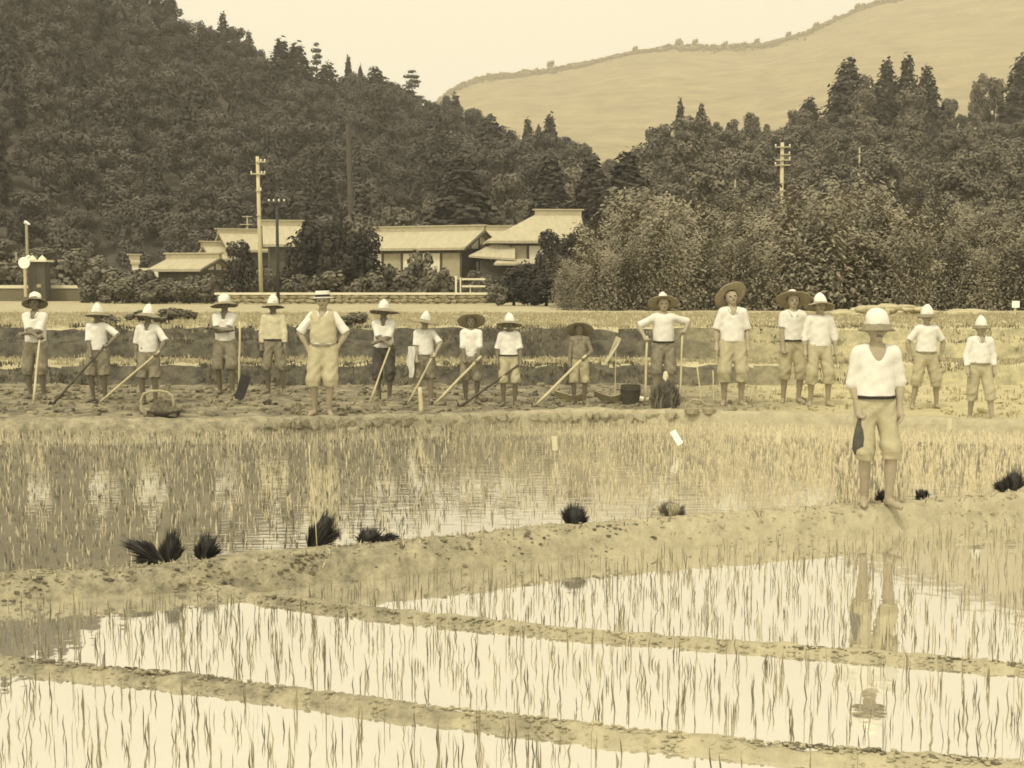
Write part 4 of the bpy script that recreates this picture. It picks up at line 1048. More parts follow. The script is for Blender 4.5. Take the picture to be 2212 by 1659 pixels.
GRIP = {}
def person(i, label, cx, top, foot, z0, arms, shirt, sleeve, trouser, hem, skin, hat, tilt=(.2, 0), turn=0., neck='v', feet=None, hlen=0.0, yaw=0., vest=None, baggy=1.0, belt=None, bare=False, brimm=None, hatR=.21, h=.0115, droop=None, shoes=False, lean=0.0):
    g = G(cx, foot, z0); d = g.y
    z0 = float(ground_z(g.x, d)) if z0 > .02 else z0
    Htot = at(cx, top, d).z - z0; s = Htot / 1.70
    ppx = FPX / d * s                                # picture units per local unit
    R = empty('person', (g.x, d, z0), yaw); R.scale = (s, s, s); tag(R, label, 'person', None)
    loc = lambda p, f: np.array([(p[0] - cx) / ppx, -f, (at(p[0], p[1], d).z - z0) / s])
    ty = .0
    ph = i * 1.7
    sh = {-1: np.array([-.15, .0, 1.30]), 1: np.array([.15, .0, 1.30])}
    el = {}; wr = {}
    for sgn, A in ((-1, arms[0]), (1, arms[1])):
        T = loc(A[0], A[1]) if A[0] != 'hang' else None; hint = A[2] if len(A) > 2 else (sgn * .8, .5, -.3)
        if A[0] == 'hang': T = sh[sgn] + np.array([sgn * A[1], -.04, -.475]); hint = (sgn * .5, .8, 0)
        el[sgn], wr[sgn] = ik(sh[sgn], T, .265, .23, hint)
        GRIP[(i, sgn)] = (R, d, z0, s, wr[sgn], el[sgn])
    ft = feet or ((-.10, .0), (.10, .0))
    hip = {-1: np.array([-.085, .01, .84]), 1: np.array([.085, .01, .84])}; kn = {}; an = {}
    for sgn, f in ((-1, ft[0]), (1, ft[1])):
        kn[sgn], an[sgn] = ik(hip[sgn], (f[0], f[1] + .02, .075), .40, .385, (sgn * .25, -1, 0))
    # head frame
    hp = np.array([0, -.005, 1.415]); ct, st = math.cos(turn), math.sin(turn); hpit = -tilt[0] * .35; cp2, sp2 = math.cos(hpit), math.sin(hpit); cr2, sr2 = math.cos(tilt[1] * .6), math.sin(tilt[1] * .6)
    def hd(x, y, z):
        y2, z2 = y * cp2 - z * sp2, y * sp2 + z * cp2
        x3, z3 = x * cr2 + z2 * sr2, -x * sr2 + z2 * cr2
        return hp + np.array([x3 * ct - y2 * st, x3 * st + y2 * ct, z3])
    # ---- body
    xs = [p[0] for p in list(wr.values()) + list(el.values())] + [-.25, .25] + [f[0] for f in ft]; ysr = [p[1] for p in list(wr.values()) + list(el.values())] + [-.24, .2] + [f[1] - .22 for f in ft]
    f = Field((min(xs) - .17, min(ysr) - .17, -.02), (max(xs) + .17, max(ysr) + .12, 1.72), h)
    f.cone((0, 0, 1.23), (0, 0, 1.03), .145, .125, sq=.64); f.cone((0, .0, .99), (0, .01, .88), .128, .14, sq=.7)
    f.cone((-.12, .0, 1.305), (.12, .0, 1.305), .05, .05, .05); f.cone((0, .01, 1.29), hd(0, .012, .04), .056, .048, .03)
    f.cone(hd(0, .012, .10), hd(0, -.012, .10), .083, .08, .03); f.cone(hd(0, -.02, .065), hd(0, -.05, .012), .062, .036, .03); f.cone(hd(0, .01, .13), hd(0, -.01, .135), .078, .072, .03)
    f.cone(hd(0, -.093, .085), hd(0, -.108, .055), .009, .014, .012)
    for q in (-1, 1):
        f.cone(hd(q * .081, .012, .09), hd(q * .086, .014, .06), .014, .009, .008)
        f.cone(hd(q * .032, -.102, .087), hd(q * .034, -.102, .087), .013, .013, .01, sub=True)
        f.cone(hd(q * .012, -.088, .105), hd(q * .05, -.078, .106), .012, .011, .012)
    f.cone(hd(-.02, -.088, .029), hd(.02, -.088, .029), .008, .008, .008)
    for q in (-1, 1):
        f.cone(sh[q], el[q], .049, .037, .03); f.cone(el[q], wr[q], .038, .025, .015); f.cone(el[q] * .7 + wr[q] * .3, el[q] * .5 + wr[q] * .5, .037, .033, .02)
        f.cone(hip[q], kn[q], .082, .052, .03); f.cone(kn[q], an[q], .05, .034, .02); f.cone(kn[q] * .75 + an[q] * .25 + [0, .018, 0], kn[q] * .5 + an[q] * .5 + [0, .012, 0], .046, .036, .03)
        out = q * (.05 if not feet else .04)
        f.cone(an[q] + [0, .035, -.04], an[q] + [out, -.13, -.052], .034, .03, .02); f.cone(an[q] + [out, -.12, -.053], an[q] + [out * 1.3, -.185, -.058], .032, .022, .012)
        # hand: palm, four bent fingers, thumb
        grip = arms[0 if q < 0 else 1][3] if len(arms[0 if q < 0 else 1]) > 3 else False
        hdv = wr[q] - el[q]; hdv = hdv / np.linalg.norm(hdv); nv = np.array([-q * .75, -.35, -.2]); nv -= hdv * (nv @ hdv); nv /= np.linalg.norm(nv); sv = np.cross(hdv, nv) * -q
        f.cone(wr[q], wr[q] + hdv * .05, .027, .034, .02); f.cone(wr[q] + hdv * .05 - sv * .018, wr[q] + hdv * .05 + sv * .018, .026, .026, .02)
        for k in range(4):
            b0 = wr[q] + hdv * .075 + sv * (k - 1.5) * .022; l = (.058, .068, .064, .05)[k]; a1, a2 = (1.25, 2.4) if grip else (.3 + .06 * k, .75)
            b1 = b0 + (hdv * math.cos(a1) + nv * math.sin(a1)) * l * .6; b2 = b1 + (hdv * math.cos(a2) + nv * math.sin(a2)) * l * .6
            f.cone(b0, b1, .0115, .0105, .006); f.cone(b1, b2, .0105, .009, .006)
        t0 = wr[q] + hdv * .03 - sv * .03; t1 = t0 + (hdv * .6 - sv * .55 + nv * .4) * .045; t2 = t1 + (hdv * .8 + nv * .5 + (nv * .5 if grip else 0)) * .035
        f.cone(t0, t1, .0145, .012, .01); f.cone(t1, t2, .012, .010, .006)
    body = link('body', f.mesh('body'), skin, R)
    # ---- hair, eyes
    b = MB(); bm = bmesh.new(); bmesh.ops.create_icosphere(bm, subdivisions=3, radius=1)
    V = []; keep = {}
    for v in bm.verts:
        if v.co.z > -.55 and not (v.co.y < -.35 and v.co.z < .42) : keep[v.index] = len(V); V.append(hd(v.co.x * .094, v.co.y * .101 + .004, v.co.z * .1 + .112))
    Fh = [tuple(keep[v.index] for v in fc.verts) for fc in bm.faces if all(v.index in keep for v in fc.verts)]; bm.free()
    b.add(V, Fh); b.build('hair', M_hair, R, True)
    for q in (-1, 1):
        b = MB(); M = Matrix.Translation(Vector(hd(q * .032, -.089, .087)))
        b.lathe([(.0, -.009), (.009, -.006), (.014, 0), (.009, .006), (0, .009)], 8, M); b.build('eye', M_hair, R)
    b = MB(); b.tube([hd(-.024, -.094, .027), hd(0, -.099, .028), hd(.024, -.094, .027)], [.003, .0045, .003], 5); b.build('mouth', M_dark, R)
    # ---- shirt
    if not bare:
        f = Field((min(xs) - .2, min(ysr) - .15, .72), (max(xs) + .2, .3, 1.46), h * 1.05)
        z_h = (.94 if belt is not None else .90) + hlen
        f.cone((0, 0, 1.235), (0, .0, 1.05), .157, .151, .04, sq=.70); f.cone((0, 0, 1.08), (0, .005, z_h), .153, .163 + .008 * (i % 3), .03, sq=.76, flat=True)
        f.cone((-.12, .0, 1.305), (.12, .0, 1.305), .062, .062, .05)
        for q in (-1, 1):
            if sleeve <= 1: e = sh[q] + (el[q] - sh[q]) * sleeve; f.cone(sh[q] - [0, 0, .0], e, .054, .062, .025, flat=True)
            else:
                f.cone(sh[q], el[q], .06, .056, .025); e = el[q] + (wr[q] - el[q]) * (sleeve - 1); f.cone(el[q], e, .055, .046, .02, flat=True)
        f.wrinkle(.0028, ph)
        f.cone((0, .005, 1.34), (0, -.0, 1.5), .07, .075, .01, sub=True)
        if neck == 'v': f.cone((0, -.16, 1.17), (0, -.11, 1.36), .004, .085, .01, sub=True)
        elif neck == 'deepv': f.cone((0, -.17, 1.13), (0, -.11, 1.37), .004, .098, .01, sub=True)
        elif neck == 'slit': f.cone((0, -.16, 1.19), (0, -.12, 1.33), .003, .04, .01, sub=True)
        link('shirt', f.mesh('shirt'), shirt, R)
        if neck in ('slit', 'v'):
            for q in (-1, 1):
                b = MB(); b.tube([(q * .07, .03, 1.375), (q * .066, -.06, 1.36), (q * .035, -.112, 1.285)], [.014, .018, .010], 6); b.build('collar', shirt, R, True)
    if vest is not None:
        f = Field((-.3, -.24, .8), (.3, .24, 1.46), h)
        f.cone((0, 0, 1.235), (0, .0, 1.05), .178, .168, .04, sq=.71); f.cone((0, 0, 1.08), (0, .005, .955), .168, .168, .03, sq=.76, flat=True); f.cone((-.11, .0, 1.31), (.11, .0, 1.31), .066, .066, .04)
        for q in (-1, 1): f.cone((q * .30, 0, 1.20), (q * .22, 0, 1.33), .10, .075, .01, sub=True)
        f.cone((0, .005, 1.34), (0, 0, 1.5), .075, .08, .01, sub=True); f.cone((0, -.19, 1.10), (0, -.12, 1.38), .004, .075, .01, sub=True); f.wrinkle(.004, ph + 2)
        link('vest', f.mesh('vest'), vest, R)
    # ---- trousers
    f = Field((min(-.32, ft[0][0] - .16), -.32, .02), (max(.32, ft[1][0] + .16), .26, 1.04), h * 1.05)
    f.cone((0, 0, .965), (0, .01, .86), .148, .16, .03, sq=.76)
    for q in (-1, 1):
        B = baggy
        if hem <= 1: e = hip[q] + (kn[q] - hip[q]) * hem; f.cone(hip[q] + [0, 0, .02], e, .106 * B, .096 * B, .02, flat=True)
        else:
            f.cone(hip[q] + [0, 0, .02], kn[q], .104 * B, .086 * B, .02, flat=True); e = kn[q] + (an[q] - kn[q]) * (hem - 1); f.cone(kn[q] + [0, 0, .05], e, .087 * B, .084 * B, .02, flat=True)
    X_, Y_, Z_ = f._grid((slice(None),) * 3); f.F += .005 * (np.sin(46 * X_ + 6 * np.sin(9 * Z_ + ph) + 21 * Y_ + ph) * .8 + .5 * np.sin(30 * Z_ + 24 * X_ + 15 * Y_ + ph))
    tr = link('trousers', f.mesh('trousers'), trouser, R)
    if belt is not None:
        b = MB(); zb = .928
        b.lathe([(.157, zb - .013), (.168, zb - .013), (.168, zb + .013), (.157, zb + .013)], 28, Matrix.Diagonal((1, .77, 1, 1))); b.build('belt', belt, R)
    # ---- hat
    hb = .035 if tilt[0] > .35 else 0
    M = Matrix.Translation(Vector(hd(0, hb, .125 + hb * .4))) @ Matrix.Rotation(turn, 4, 'Z') @ Matrix.Rotation(-tilt[0], 4, 'X') @ Matrix.Rotation(tilt[1], 4, 'Y')
    bm_ = brimm or M_brim
    if hat == 'boater':
        b = MB(); b.lathe([(.085, .0), (.155, -.004), (.158, .004), (.09, .012)], 32, M); H = b.build('hat', M_crown, R)
        b = MB(); b.lathe([(.094, .01), (.094, .085), (.088, .092), (0, .093)], 32, M); b.build('crown', M_crown, H)
        b = MB(); b.lathe([(.0965, .010), (.097, .042), (.094, .044)], 32, M); b.build('hat_band', M_belt, H)
    else:
        r = hatR
        pr = {'cone': [(.094, .0), (.095, .035), (.083, .08), (.06, .122), (.034, .153), (.014, .168), (0, .17)], 'dome': [(.096, .0), (.098, .03), (.094, .07), (.078, .105), (.05, .13), (.02, .14), (0, .141)], 'round': [(.092, .0), (.09, .03), (.078, .07), (.05, .095), (.02, .104), (0, .105)]}[hat]
        b = MB(); b.lathe(pr, 24, M, .2, 3 + i); cr_ = b
        b = MB(); droop = droop if droop is not None else (-.055 if r > .18 else -.045)
        b.lathe([(.086, .006), (.12, -.004), (r * .78, droop * .55), (r, droop), (r - .004, droop - .010), (r * .78, droop * .55 - .010), (.12, -.015), (.086, -.006)], 36, M, .13, 11 + i)
        H = b.build('hat', bm_, R, True); cr_.build('crown', M_crown, H, True)
        b = MB(); b.lathe([(.0955, .0), (.099, .004), (.099, .018), (.096, .024)], 24, M, .10, 3 + i); b.build('hat_band', M_crown if hat != 'round' else M_brim, H)
    return R

ST = .05
D_, T_ = M_dark, M_tan
PEOPLE = [
 dict(i=1, label='boy at the left end of the row, leaning both forearms on a pale staff', cx=80, top=628, foot=861, z0=ST, arms=[((96, 726), .25, (-.9, .2, -.3), True), ((66, 720), .22, (.9, .2, -.3), False)], shirt=M_white, sleeve=.98, trouser=M_grey, hem=1.15, skin=M_skind, hat='dome', tilt=(.42, -.1), hatR=.2, brimm=M_brimd, neck='v'),
 dict(i=2, label='boy second from left gripping a slanting dark hoe handle with his elbow out', cx=214, top=655, foot=868, z0=ST, arms=[((206, 778), .2, (-1, .3, -.2), True), ((243, 743), .18, (1, .1, -.1), True)], shirt=M_white, sleeve=1.0, trouser=M_grey, hem=1.0, skin=M_skind, hat='cone', tilt=(.12, 0), hatR=0.225, brimm=M_brimd, neck='round', baggy=1.1),
 dict(i=3, label='boy third from left behind the hooped basket, holding a slanting pale pole', cx=323, top=657, foot=872, z0=ST, arms=[('hang', .05), ((350, 760), .16, (1, .2, -.2), True)], shirt=M_white, sleeve=1.0, trouser=M_grey, hem=.98, skin=M_skind, hat='cone', tilt=(.12, .08), hatR=0.22, brimm=M_brimd, neck='v'),
 dict(i=4, label='boy standing with crossed arms and one knee bent, staff at his side', cx=488, top=632, foot=852, z0=ST, arms=[((502, 712), .2, (-1, .1, -.6), False), ((470, 708), .19, (1, .1, -.6), False)], shirt=M_white, sleeve=.75, trouser=M_grey, hem=1.05, skin=M_skind, hat='dome', tilt=(.15, -.06), hatR=0.235, brimm=M_brimd, neck='v', feet=((-.11, .05), (.12, -.05)), baggy=1.12),
 dict(i=5, label='boy in cream long-sleeved shirt standing just left of the man in the boater', cx=592, top=636, foot=850, z0=ST, arms=[((566, 770), .1, (-1, .5, 0), True), ((620, 758), .12, (1, .6, 0), False)], shirt=M_cream, sleeve=1.75, trouser=M_grey, hem=1.1, skin=M_skind, hat='cone', tilt=(.15, 0), hatR=.2, brimm=M_brimd, neck='round', belt=M_belt, feet=((-.10, .0), (.16, .03))),
 dict(i=6, label='man in a white boater hat and buff waistcoat standing with hands on his hips', cx=700, top=617, foot=893, z0=.07, arms=[((667, 752), .0, (-1, .1, .1), True), ((730, 752), .0, (1, .1, .1), True)], shirt=M_white, sleeve=.97, trouser=M_tan, hem=1.15, skin=M_skin, hat='boater', tilt=(.02, -.03), neck='v', vest=M_buff, baggy=1.12, feet=((-.12, .0), (.07, -.03)), belt=M_grey),
 dict(i=7, label='boy right of the man in the boater, forearms folded at the waist over a staff', cx=830, top=647, foot=864, z0=ST, arms=[((842, 742), .23, (-1, .2, -.3), True), ((816, 738), .2, (1, .2, -.3), False)], shirt=M_white, sleeve=1.0, trouser=M_dark, hem=1.25, skin=M_skind, hat='cone', tilt=(.16, .03), hatR=0.255, brimm=M_brimd, neck='v', feet=((-.085, 0), (.085, 0))),
 dict(i=8, label='boy with a white towel at his waist and a pole slanting in front', cx=918, top=672, foot=870, z0=ST, arms=[((902, 788), .2, (-.9, .3, 0), True), ((942, 764), .2, (1.2, .1, .25), True)], shirt=M_white, sleeve=.95, trouser=M_grey, hem=1.0, skin=M_skin, hat='cone', tilt=(.05, .18), hatR=0.26, brimm=M_brimd, neck='slit'),
 dict(i=9, label='boy with his round brim tipped up like a halo, holding a long pale pole across', cx=1018, top=672, foot=874, z0=ST, arms=[((1005, 793), .2, (-.9, .3, 0), True), ((1034, 778), .2, (1, .3, -.1), True)], shirt=M_white, sleeve=1.05, trouser=M_grey, hem=1.05, skin=M_skind, hat='round', tilt=(.6, 0), hatR=0.25, brimm=M_brim, neck='round', hlen=-.03, baggy=1.15, droop=-.03),
 dict(i=10, label='boy with arms hanging and a dark pole slanting before his shins', cx=1100, top=676, foot=878, z0=ST, arms=[('hang', .06), ((1127, 806), .12, (1, .5, 0), True)], shirt=M_white, sleeve=.98, trouser=M_tan, hem=1.05, skin=M_skind, hat='cone', tilt=(.2, 0), hatR=0.255, brimm=M_brimd, neck='round', belt=M_belt),
 dict(i=11, label='bare-armed boy in a dark vest and wide dark hat, holding a slanting pole', cx=1251, top=690, foot=874, z0=ST, arms=[((1228, 806), .18, (-1, .3, -.2), True), ((1262, 772), .24, (1.2, .2, -.5), True)], shirt=M_grey, sleeve=.1, trouser=M_tan, hem=1.02, skin=M_skind, hat='round', tilt=(.6, 0), hatR=0.28, brimm=M_brimd, neck='v', belt=M_grey, droop=-.05),
 dict(i=12, label='boy with both arms spread, one upright pole under each hand', cx=1432, top=630, foot=868, z0=ST, arms=[((1390, 728), .12, (-1, .3, -.1), True), ((1476, 714), .1, (1, .4, -.2), True)], shirt=M_white, sleeve=.98, trouser=M_grey, hem=1.05, skin=M_skin, hat='cone', tilt=(.5, -.03), hatR=0.235, neck='round', belt=M_belt, droop=-.02),
 dict(i=13, label='boy whose large pale hat brim is tilted aside, face lifted', cx=1580, top=612, foot=874, z0=ST, arms=[('hang', .07), ('hang', .06)], shirt=M_white, sleeve=.92, trouser=M_tan, hem=1.3, skin=M_skin, hat='round', tilt=(.9, -.28), turn=.12, hatR=0.245, neck='v', feet=((-.1, 0), (.13, -.03)), baggy=1.1, droop=-.01),
 dict(i=14, label='boy in short sleeves and belt, left one of the pair standing shoulder to shoulder', cx=1710, top=622, foot=870, z0=ST, arms=[((1687, 752), .1, (-1, .4, 0), True), ('hang', .05)], shirt=M_white, sleeve=.72, trouser=M_tan, hem=1.25, skin=M_skin, hat='dome', tilt=(.6, .06), hatR=0.25, neck='slit', belt=M_belt, feet=((-.12, 0), (.1, -.02)), droop=-.02),
 dict(i=15, label='boy in longer sleeves, right one of the pair standing shoulder to shoulder', cx=1768, top=632, foot=878, z0=ST, arms=[('hang', .07), ('hang', .09)], shirt=M_white, sleeve=1.35, trouser=M_tan, hem=1.3, skin=M_skin, hat='cone', tilt=(.3, .02), hatR=0.225, neck='round', feet=((-.12, 0), (.13, -.05))),
 dict(i=16, label='youth in a V-necked shirt standing alone on the near dike with a bag', cx=1886, top=660, foot=1091, z0=.0, arms=[('hang', .0, 0, True), ('hang', .05)], shirt=M_white, sleeve=1.02, trouser=M_tan, hem=1.12, skin=M_skin, hat='dome', tilt=(.06, .02), hatR=.152, neck='deepv', belt=M_belt, h=.0085, feet=((-.06, .03), (.12, -.06)), brimm=M_brimd, baggy=.92),
 dict(i=17, label='boy standing legs apart with his hands behind his hips, right of the near youth', cx=1998, top=658, foot=884, z0=ST, arms=[((1966, 770), -.05, (-1, .3, .1), False), ((2032, 770), -.05, (1, .3, .1), False)], shirt=M_white, sleeve=.8, trouser=M_tan, hem=1.2, skin=M_skin, hat='cone', tilt=(.05, 0), hatR=.15, neck='round', feet=((-.2, .0), (.2, .02)), belt=M_grey, brimm=M_brimd),
 dict(i=18, label='boy at the right end of the row, striding with one foot forward', cx=2114, top=682, foot=902, z0=.07, arms=[('hang', .06), ('hang', .07)], shirt=M_white, sleeve=1.7, trouser=M_tan, hem=1.3, skin=M_skin, hat='cone', tilt=(.05, 0), hatR=.145, neck='v', feet=((-.09, .14), (.17, -.14)), belt=M_grey, brimm=M_brimd),
]
for P in PEOPLE: person(**P)

# ------------------------------------------------------------------ tools and small things
def wgrip(i, sgn, ext=.05):
    """world point inside a person's closed hand"""
    R, d, z0, s, w, e = GRIP[(i, sgn)]; h = (w - e) / np.linalg.norm(w - e); p = (w + h * ext) * s
    nv = np.array([-sgn * .75, -.35, -.2]); nv -= h * (nv @ h); nv /= np.linalg.norm(nv)
    return Vector((p[0] + R.location.x, p[1] + R.location.y, p[2] + R.location.z)) + Vector(nv * .02)
def stick(name, label, cat, p0, p1, r0, r1, m, part='shaft', n=4):
    p0, p1 = Vector(p0), Vector(p1); o = empty(name, p1); tag(o, label, cat)
    pts = []
    for k in range(n + 1):
        q = p0.lerp(p1, k / n) - p1; j = .006 if 0 < k < n else 0
        pts.append(q + Vector((random.uniform(-j, j), random.uniform(-j, j), 0)))
    b = MB(); b.tube(pts, [r0 + (r1 - r0) * k / n for k in range(n + 1)], 8); b.build(part, m, o, True)
    return o
def through(i, sgn, end_px, y_end, over, name, label, cat, m, r=.016, blade=True, i2=None):
    """tool passing through a hand to the ground"""
    a = wgrip(i, sgn); g = G(end_px[0], end_px[1], .05) if y_end is None else at(end_px[0], end_px[1], y_end)
    g.z = float(ground_z(g.x, g.y))
    d = (a - g).normalized(); t = a + d * over
    o = stick(name, label, cat, t, g - d * .02, r * .95, r * 1.1, m, 'handle' if blade else 'shaft')
    if blade:
        b = MB(); sd_ = Vector((-d.z, 0, d.x)); fw = Vector((0, -1, 0)); w = .055; L = .26
        c = Vector((0, 0, .03)); ax = (fw * .75 + Vector((0, 0, -.5))).normalized(); sx = d.cross(ax).normalized()
        nn = ax.cross(sx)
        P = []
        for (q, ww) in ((-.03, w * .8), (L, w)):
            for e2 in (-1, 1):
                for th in (-.008, .008): P.append(c + ax * q + sx * ww * e2 + nn * th)
        b.add(P, [(0,1,3,2), (4,6,7,5), (0,4,5,1), (2,3,7,6), (0,2,6,4), (1,5,7,3)]); b.build('blade', M_iron, o)
    return o
through(1, -1, (71, 858), 21.4, .03, 'staff', 'pale staff under the forearms of the boy at the left end', 'staff', M_wood, .017, False)
through(2, 1, (113, 858), 21.2, .06, 'hoe', 'dark slanting hoe of the second boy from the left', 'hoe', M_woodd, .019)
through(3, 1, (214, 862), 21.2, .08, 'hoe', 'pale slanting hoe of the boy behind the hooped basket', 'hoe', M_wood, .018)
p = G(516, 850, .05); p.y = 22.0; p = at(516, 850, 22.0)
o = stick('hoe', 'upright hoe beside the boy with crossed arms, dark blade on the ground', 'hoe', at(518, 694, 22.0), (p.x, 22.0, .04), .016, .019, M_wood, 'handle')
b = MB(); P = []
for (dx, dz, w) in ((.02, .02, .07), (.15, .42, .085)):
    for e2 in (-1, 1):
        for th in (-.012, .012): P.append((dx + e2 * w, -.12 + th, dz - .3 * w * e2))
b.add(P, [(0,1,3,2), (4,6,7,5), (0,4,5,1), (2,3,7,6), (0,2,6,4), (1,5,7,3)]); b.build('blade', M_iron, o)
through(7, -1, (798, 862), 21.3, .02, 'staff', 'pale staff of the boy with folded forearms', 'staff', M_wood, .015, False)
through(8, 1, (880, 858), 21.2, .05, 'hoe', 'pale hoe held across by the boy with the towel', 'hoe', M_wood, .016)
through(9, 1, (938, 863), 20.9, .1, 'hoe', 'longest pale hoe, held by the boy with the halo brim', 'hoe', M_wood, .021)
through(10, 1, (994, 872), 20.6, .06, 'hoe', 'dark hoe slanting low before the boy with hanging arms', 'hoe', M_woodd, .019)
through(11, 1, (1154, 876), 20.7, .08, 'hoe', 'pale hoe held by the bare-armed boy in the vest', 'hoe', M_wood, .021)
through(12, -1, (1393, 868), 21.3, .05, 'pole', 'upright pole under the left hand of the boy with spread arms', 'pole', M_wood, .018, False)
through(12, 1, (1469, 862), 21.3, .03, 'pole', 'upright pole under the right hand of the boy with spread arms', 'pole', M_wood, .016, False)
# towel
g = GRIP[(8, -1)]; R8 = g[0]
tw = empty('towel', at(888, 748, R8.location.y - .15)); tag(tw, 'white towel hanging at the waist of the boy with the slanting pole', 'towel')
b = MB(); V = []; F = []
for kz in range(10):
    for kx in range(6):
        u = kx / 5 - .5; w = .15 + .05 * math.sin(kz * .5)
        V.append((u * w * .62 + .012 * math.sin(kz * 1.1), -.02 - .02 * math.sin(kx * 2.3 + kz * .4), -.055 * kz)); 
V += [(x, y + .02, z) for x, y, z in V]
for kz in range(9):
    for kx in range(5):
        a = kz * 6 + kx; F += [(a, a + 1, a + 7, a + 6), (a + 66 - 0, a + 60, a + 61, a + 67)]
b.add(V, F); b.build('cloth', M_white, tw, True)
# bag in the near youth's hand
p = wgrip(16, -1); bg_ = empty('bag', p); tag(bg_, 'dark cloth bag hanging from the right hand of the near youth', 'bag')
b = MB(); b.lathe([(.0, -.03), (.04, -.035), (.05, -.08), (.07, -.2), (.078, -.30), (.06, -.345), (.0, -.36)], 16, Matrix.Diagonal((1, .7, 1, 1)), .25, 5); b.build('sack', M_dark, bg_, True)
b = MB(); b.tube([(-.03, 0, -.06), (-.025, 0, -.0), (0, 0, .025), (.025, 0, 0), (.03, 0, -.06)], .008, 6); b.build('strap', M_belt, bg_)
p = wgrip(5, -1); q = empty('pouch', p); tag(q, 'small dark pouch in the hand of the boy in the cream shirt', 'pouch')
b = MB(); b.lathe([(0, .02), (.03, .01), (.05, -.06), (.055, -.13), (0, -.16)], 12, Matrix.Diagonal((1, .6, 1, 1)), .2, 8); b.build('cloth', M_dark, q, True)
# hooped carrying basket on the left
y = 19.0; x = (340 - 1106) / FPX * y; z = .1
bk = empty('carrying_basket', (x, y, z)); tag(bk, 'dark carrying basket with a tall pale bent hoop, left on the far dike', 'basket')
b = MB(); pts = [at(px, py, y - .1) - Vector((x, y, z)) for px, py in ((316, 904), (307, 885), (304, 865), (310, 851), (325, 845), (345, 844), (362, 847), (372, 855), (375, 868), (374, 882))]
b.tube(pts, .019, 8); b.build('hoop', M_wicker, bk, True)
b = MB(); b.lathe([(.0, .0), (.17, .0), (.24, .06), (.25, .09), (.23, .09), (.16, .03), (0, .025)], 24, Matrix.Translation((.05, .05, -.05)) @ Matrix.Diagonal((1, .7, 1, 1)), .1, 3); b.build('tray', M_wickerd, bk)
b = MB(); b.lathe([(.21, .0), (.2, .08), (.14, .17), (.07, .22), (0, .23)], 18, Matrix.Translation((.06, .06, -.02)) @ Matrix.Diagonal((1, .7, 1, 1)), .5, 9); b.build('load', M_muddark, bk)
# shallow trays by the bare-armed boy
def tray(cx, cy, y, w, h, label, m, rot):
    p = at(cx, cy, y); z = float(ground_z(p.x, y)); o = empty('tray_basket', (p.x, y, z), rot); tag(o, label, 'basket')
    b = MB(); V = []; F = []; n = 14
    for j in range(5):
        t = j / 4
        for k in range(n + 1):
            a = math.pi * k / n; rx = w * (.55 + .45 * t); V.append((-rx * math.cos(a), -w * .5 * math.sin(a) * (.6 + .4 * t) + .1, h * (.12 + .88 * t ** 1.3) * (.55 + .45 * abs(math.cos(a)))))
    m_ = len(V); V += [(px * .95, py * .93 + .01, pz + .015) for px, py, pz in V]
    for j in range(4):
        for k in range(n): a = j * (n + 1) + k; F += [(a, a + 1, a + n + 2, a + n + 1), (a + m_, a + m_ + n + 1, a + m_ + n + 2, a + m_ + 1)]
    V += [(-w * .5, .1, .02), (w * .5, .1, .02)]
    F.append(tuple([0] + list(range(1, n + 1)))); b.add(V, F); s = b.build('shell', m, o, True)
    rim = MB(); rim.tube([(-w * math.cos(math.pi * k / n), -w * .5 * math.sin(math.pi * k / n) + .1, h * (.55 + .45 * abs(math.cos(math.pi * k / n)))) for k in range(n + 1)], .014, 6); rim.build('rim', M_wicker, o, True)
    return o
tray(1238, 868, 21.5, .30, .2, 'shallow pale tray basket behind the legs of the bare-armed boy', M_wicker, .2)
tray(1322, 872, 21.4, .33, .2, 'shallow pale tray basket on the right of the bare-armed boy', M_wicker, -.15)
p = G(1362, 872, .05); o = empty('bucket', (p.x, p.y, p.z)); tag(o, 'small dark bucket beside the right-hand tray basket', 'bucket')
b = MB(); b.lathe([(0, 0), (.13, 0), (.16, .2), (.155, .3), (.14, .3), (.12, .03), (0, .03)], 20); b.build('tub', M_wickerd, o)
b = MB(); b.lathe([(.161, .2), (.166, .2), (.166, .225), (.161, .225)], 20); b.build('hoop', M_iron, o)
p = G(1386, 868, .05); me = CL[2].copy(); me.materials.append(M_plaster); o = link('white_stone', me); o.location = (p.x, p.y, p.z + .03); o.scale = (.14, .08, .06); tag(o, 'flat white stone between the bucket and the upright pole', 'stone')
# dark conical bundle in front of the boy with spread arms
p = G(1437, 880, .05); o = empty('straw_bundle', (p.x, p.y, float(ground_z(p.x, p.y)))); tag(o, 'dark mottled conical bundle standing before the boy with spread arms', 'bundle')
B = np.zeros((420, 3)); a = RNG.uniform(0, 6.283, 420); rr = np.sqrt(RNG.uniform(0, 1, 420)) * .21; B[:, 0] = rr * np.cos(a); B[:, 1] = rr * np.sin(a) * .7
Vb, Fb, Tb = blades(B, .52 - rr * 1.3 + RNG.normal(0, .04, 420), np.full(420, .035), np.full(420, .2), RNG.uniform(0, 3.1, 420))
link('straw', tone_mesh('straw', Vb, Fb, Tb), L_shrub, o)
b = MB(); b.lathe([(.2, 0), (.19, .15), (.12, .32), (.05, .46), (0, .5)], 14, Matrix.Diagonal((1, .7, 1, 1)), .3, 5); b.build('core', M_dark, o, True)
b = MB(); b.lathe([(.05, .40), (.045, .5), (.03, .56), (0, .58)], 8, None, .2, 3); b.build('tip', M_cream, o, True)
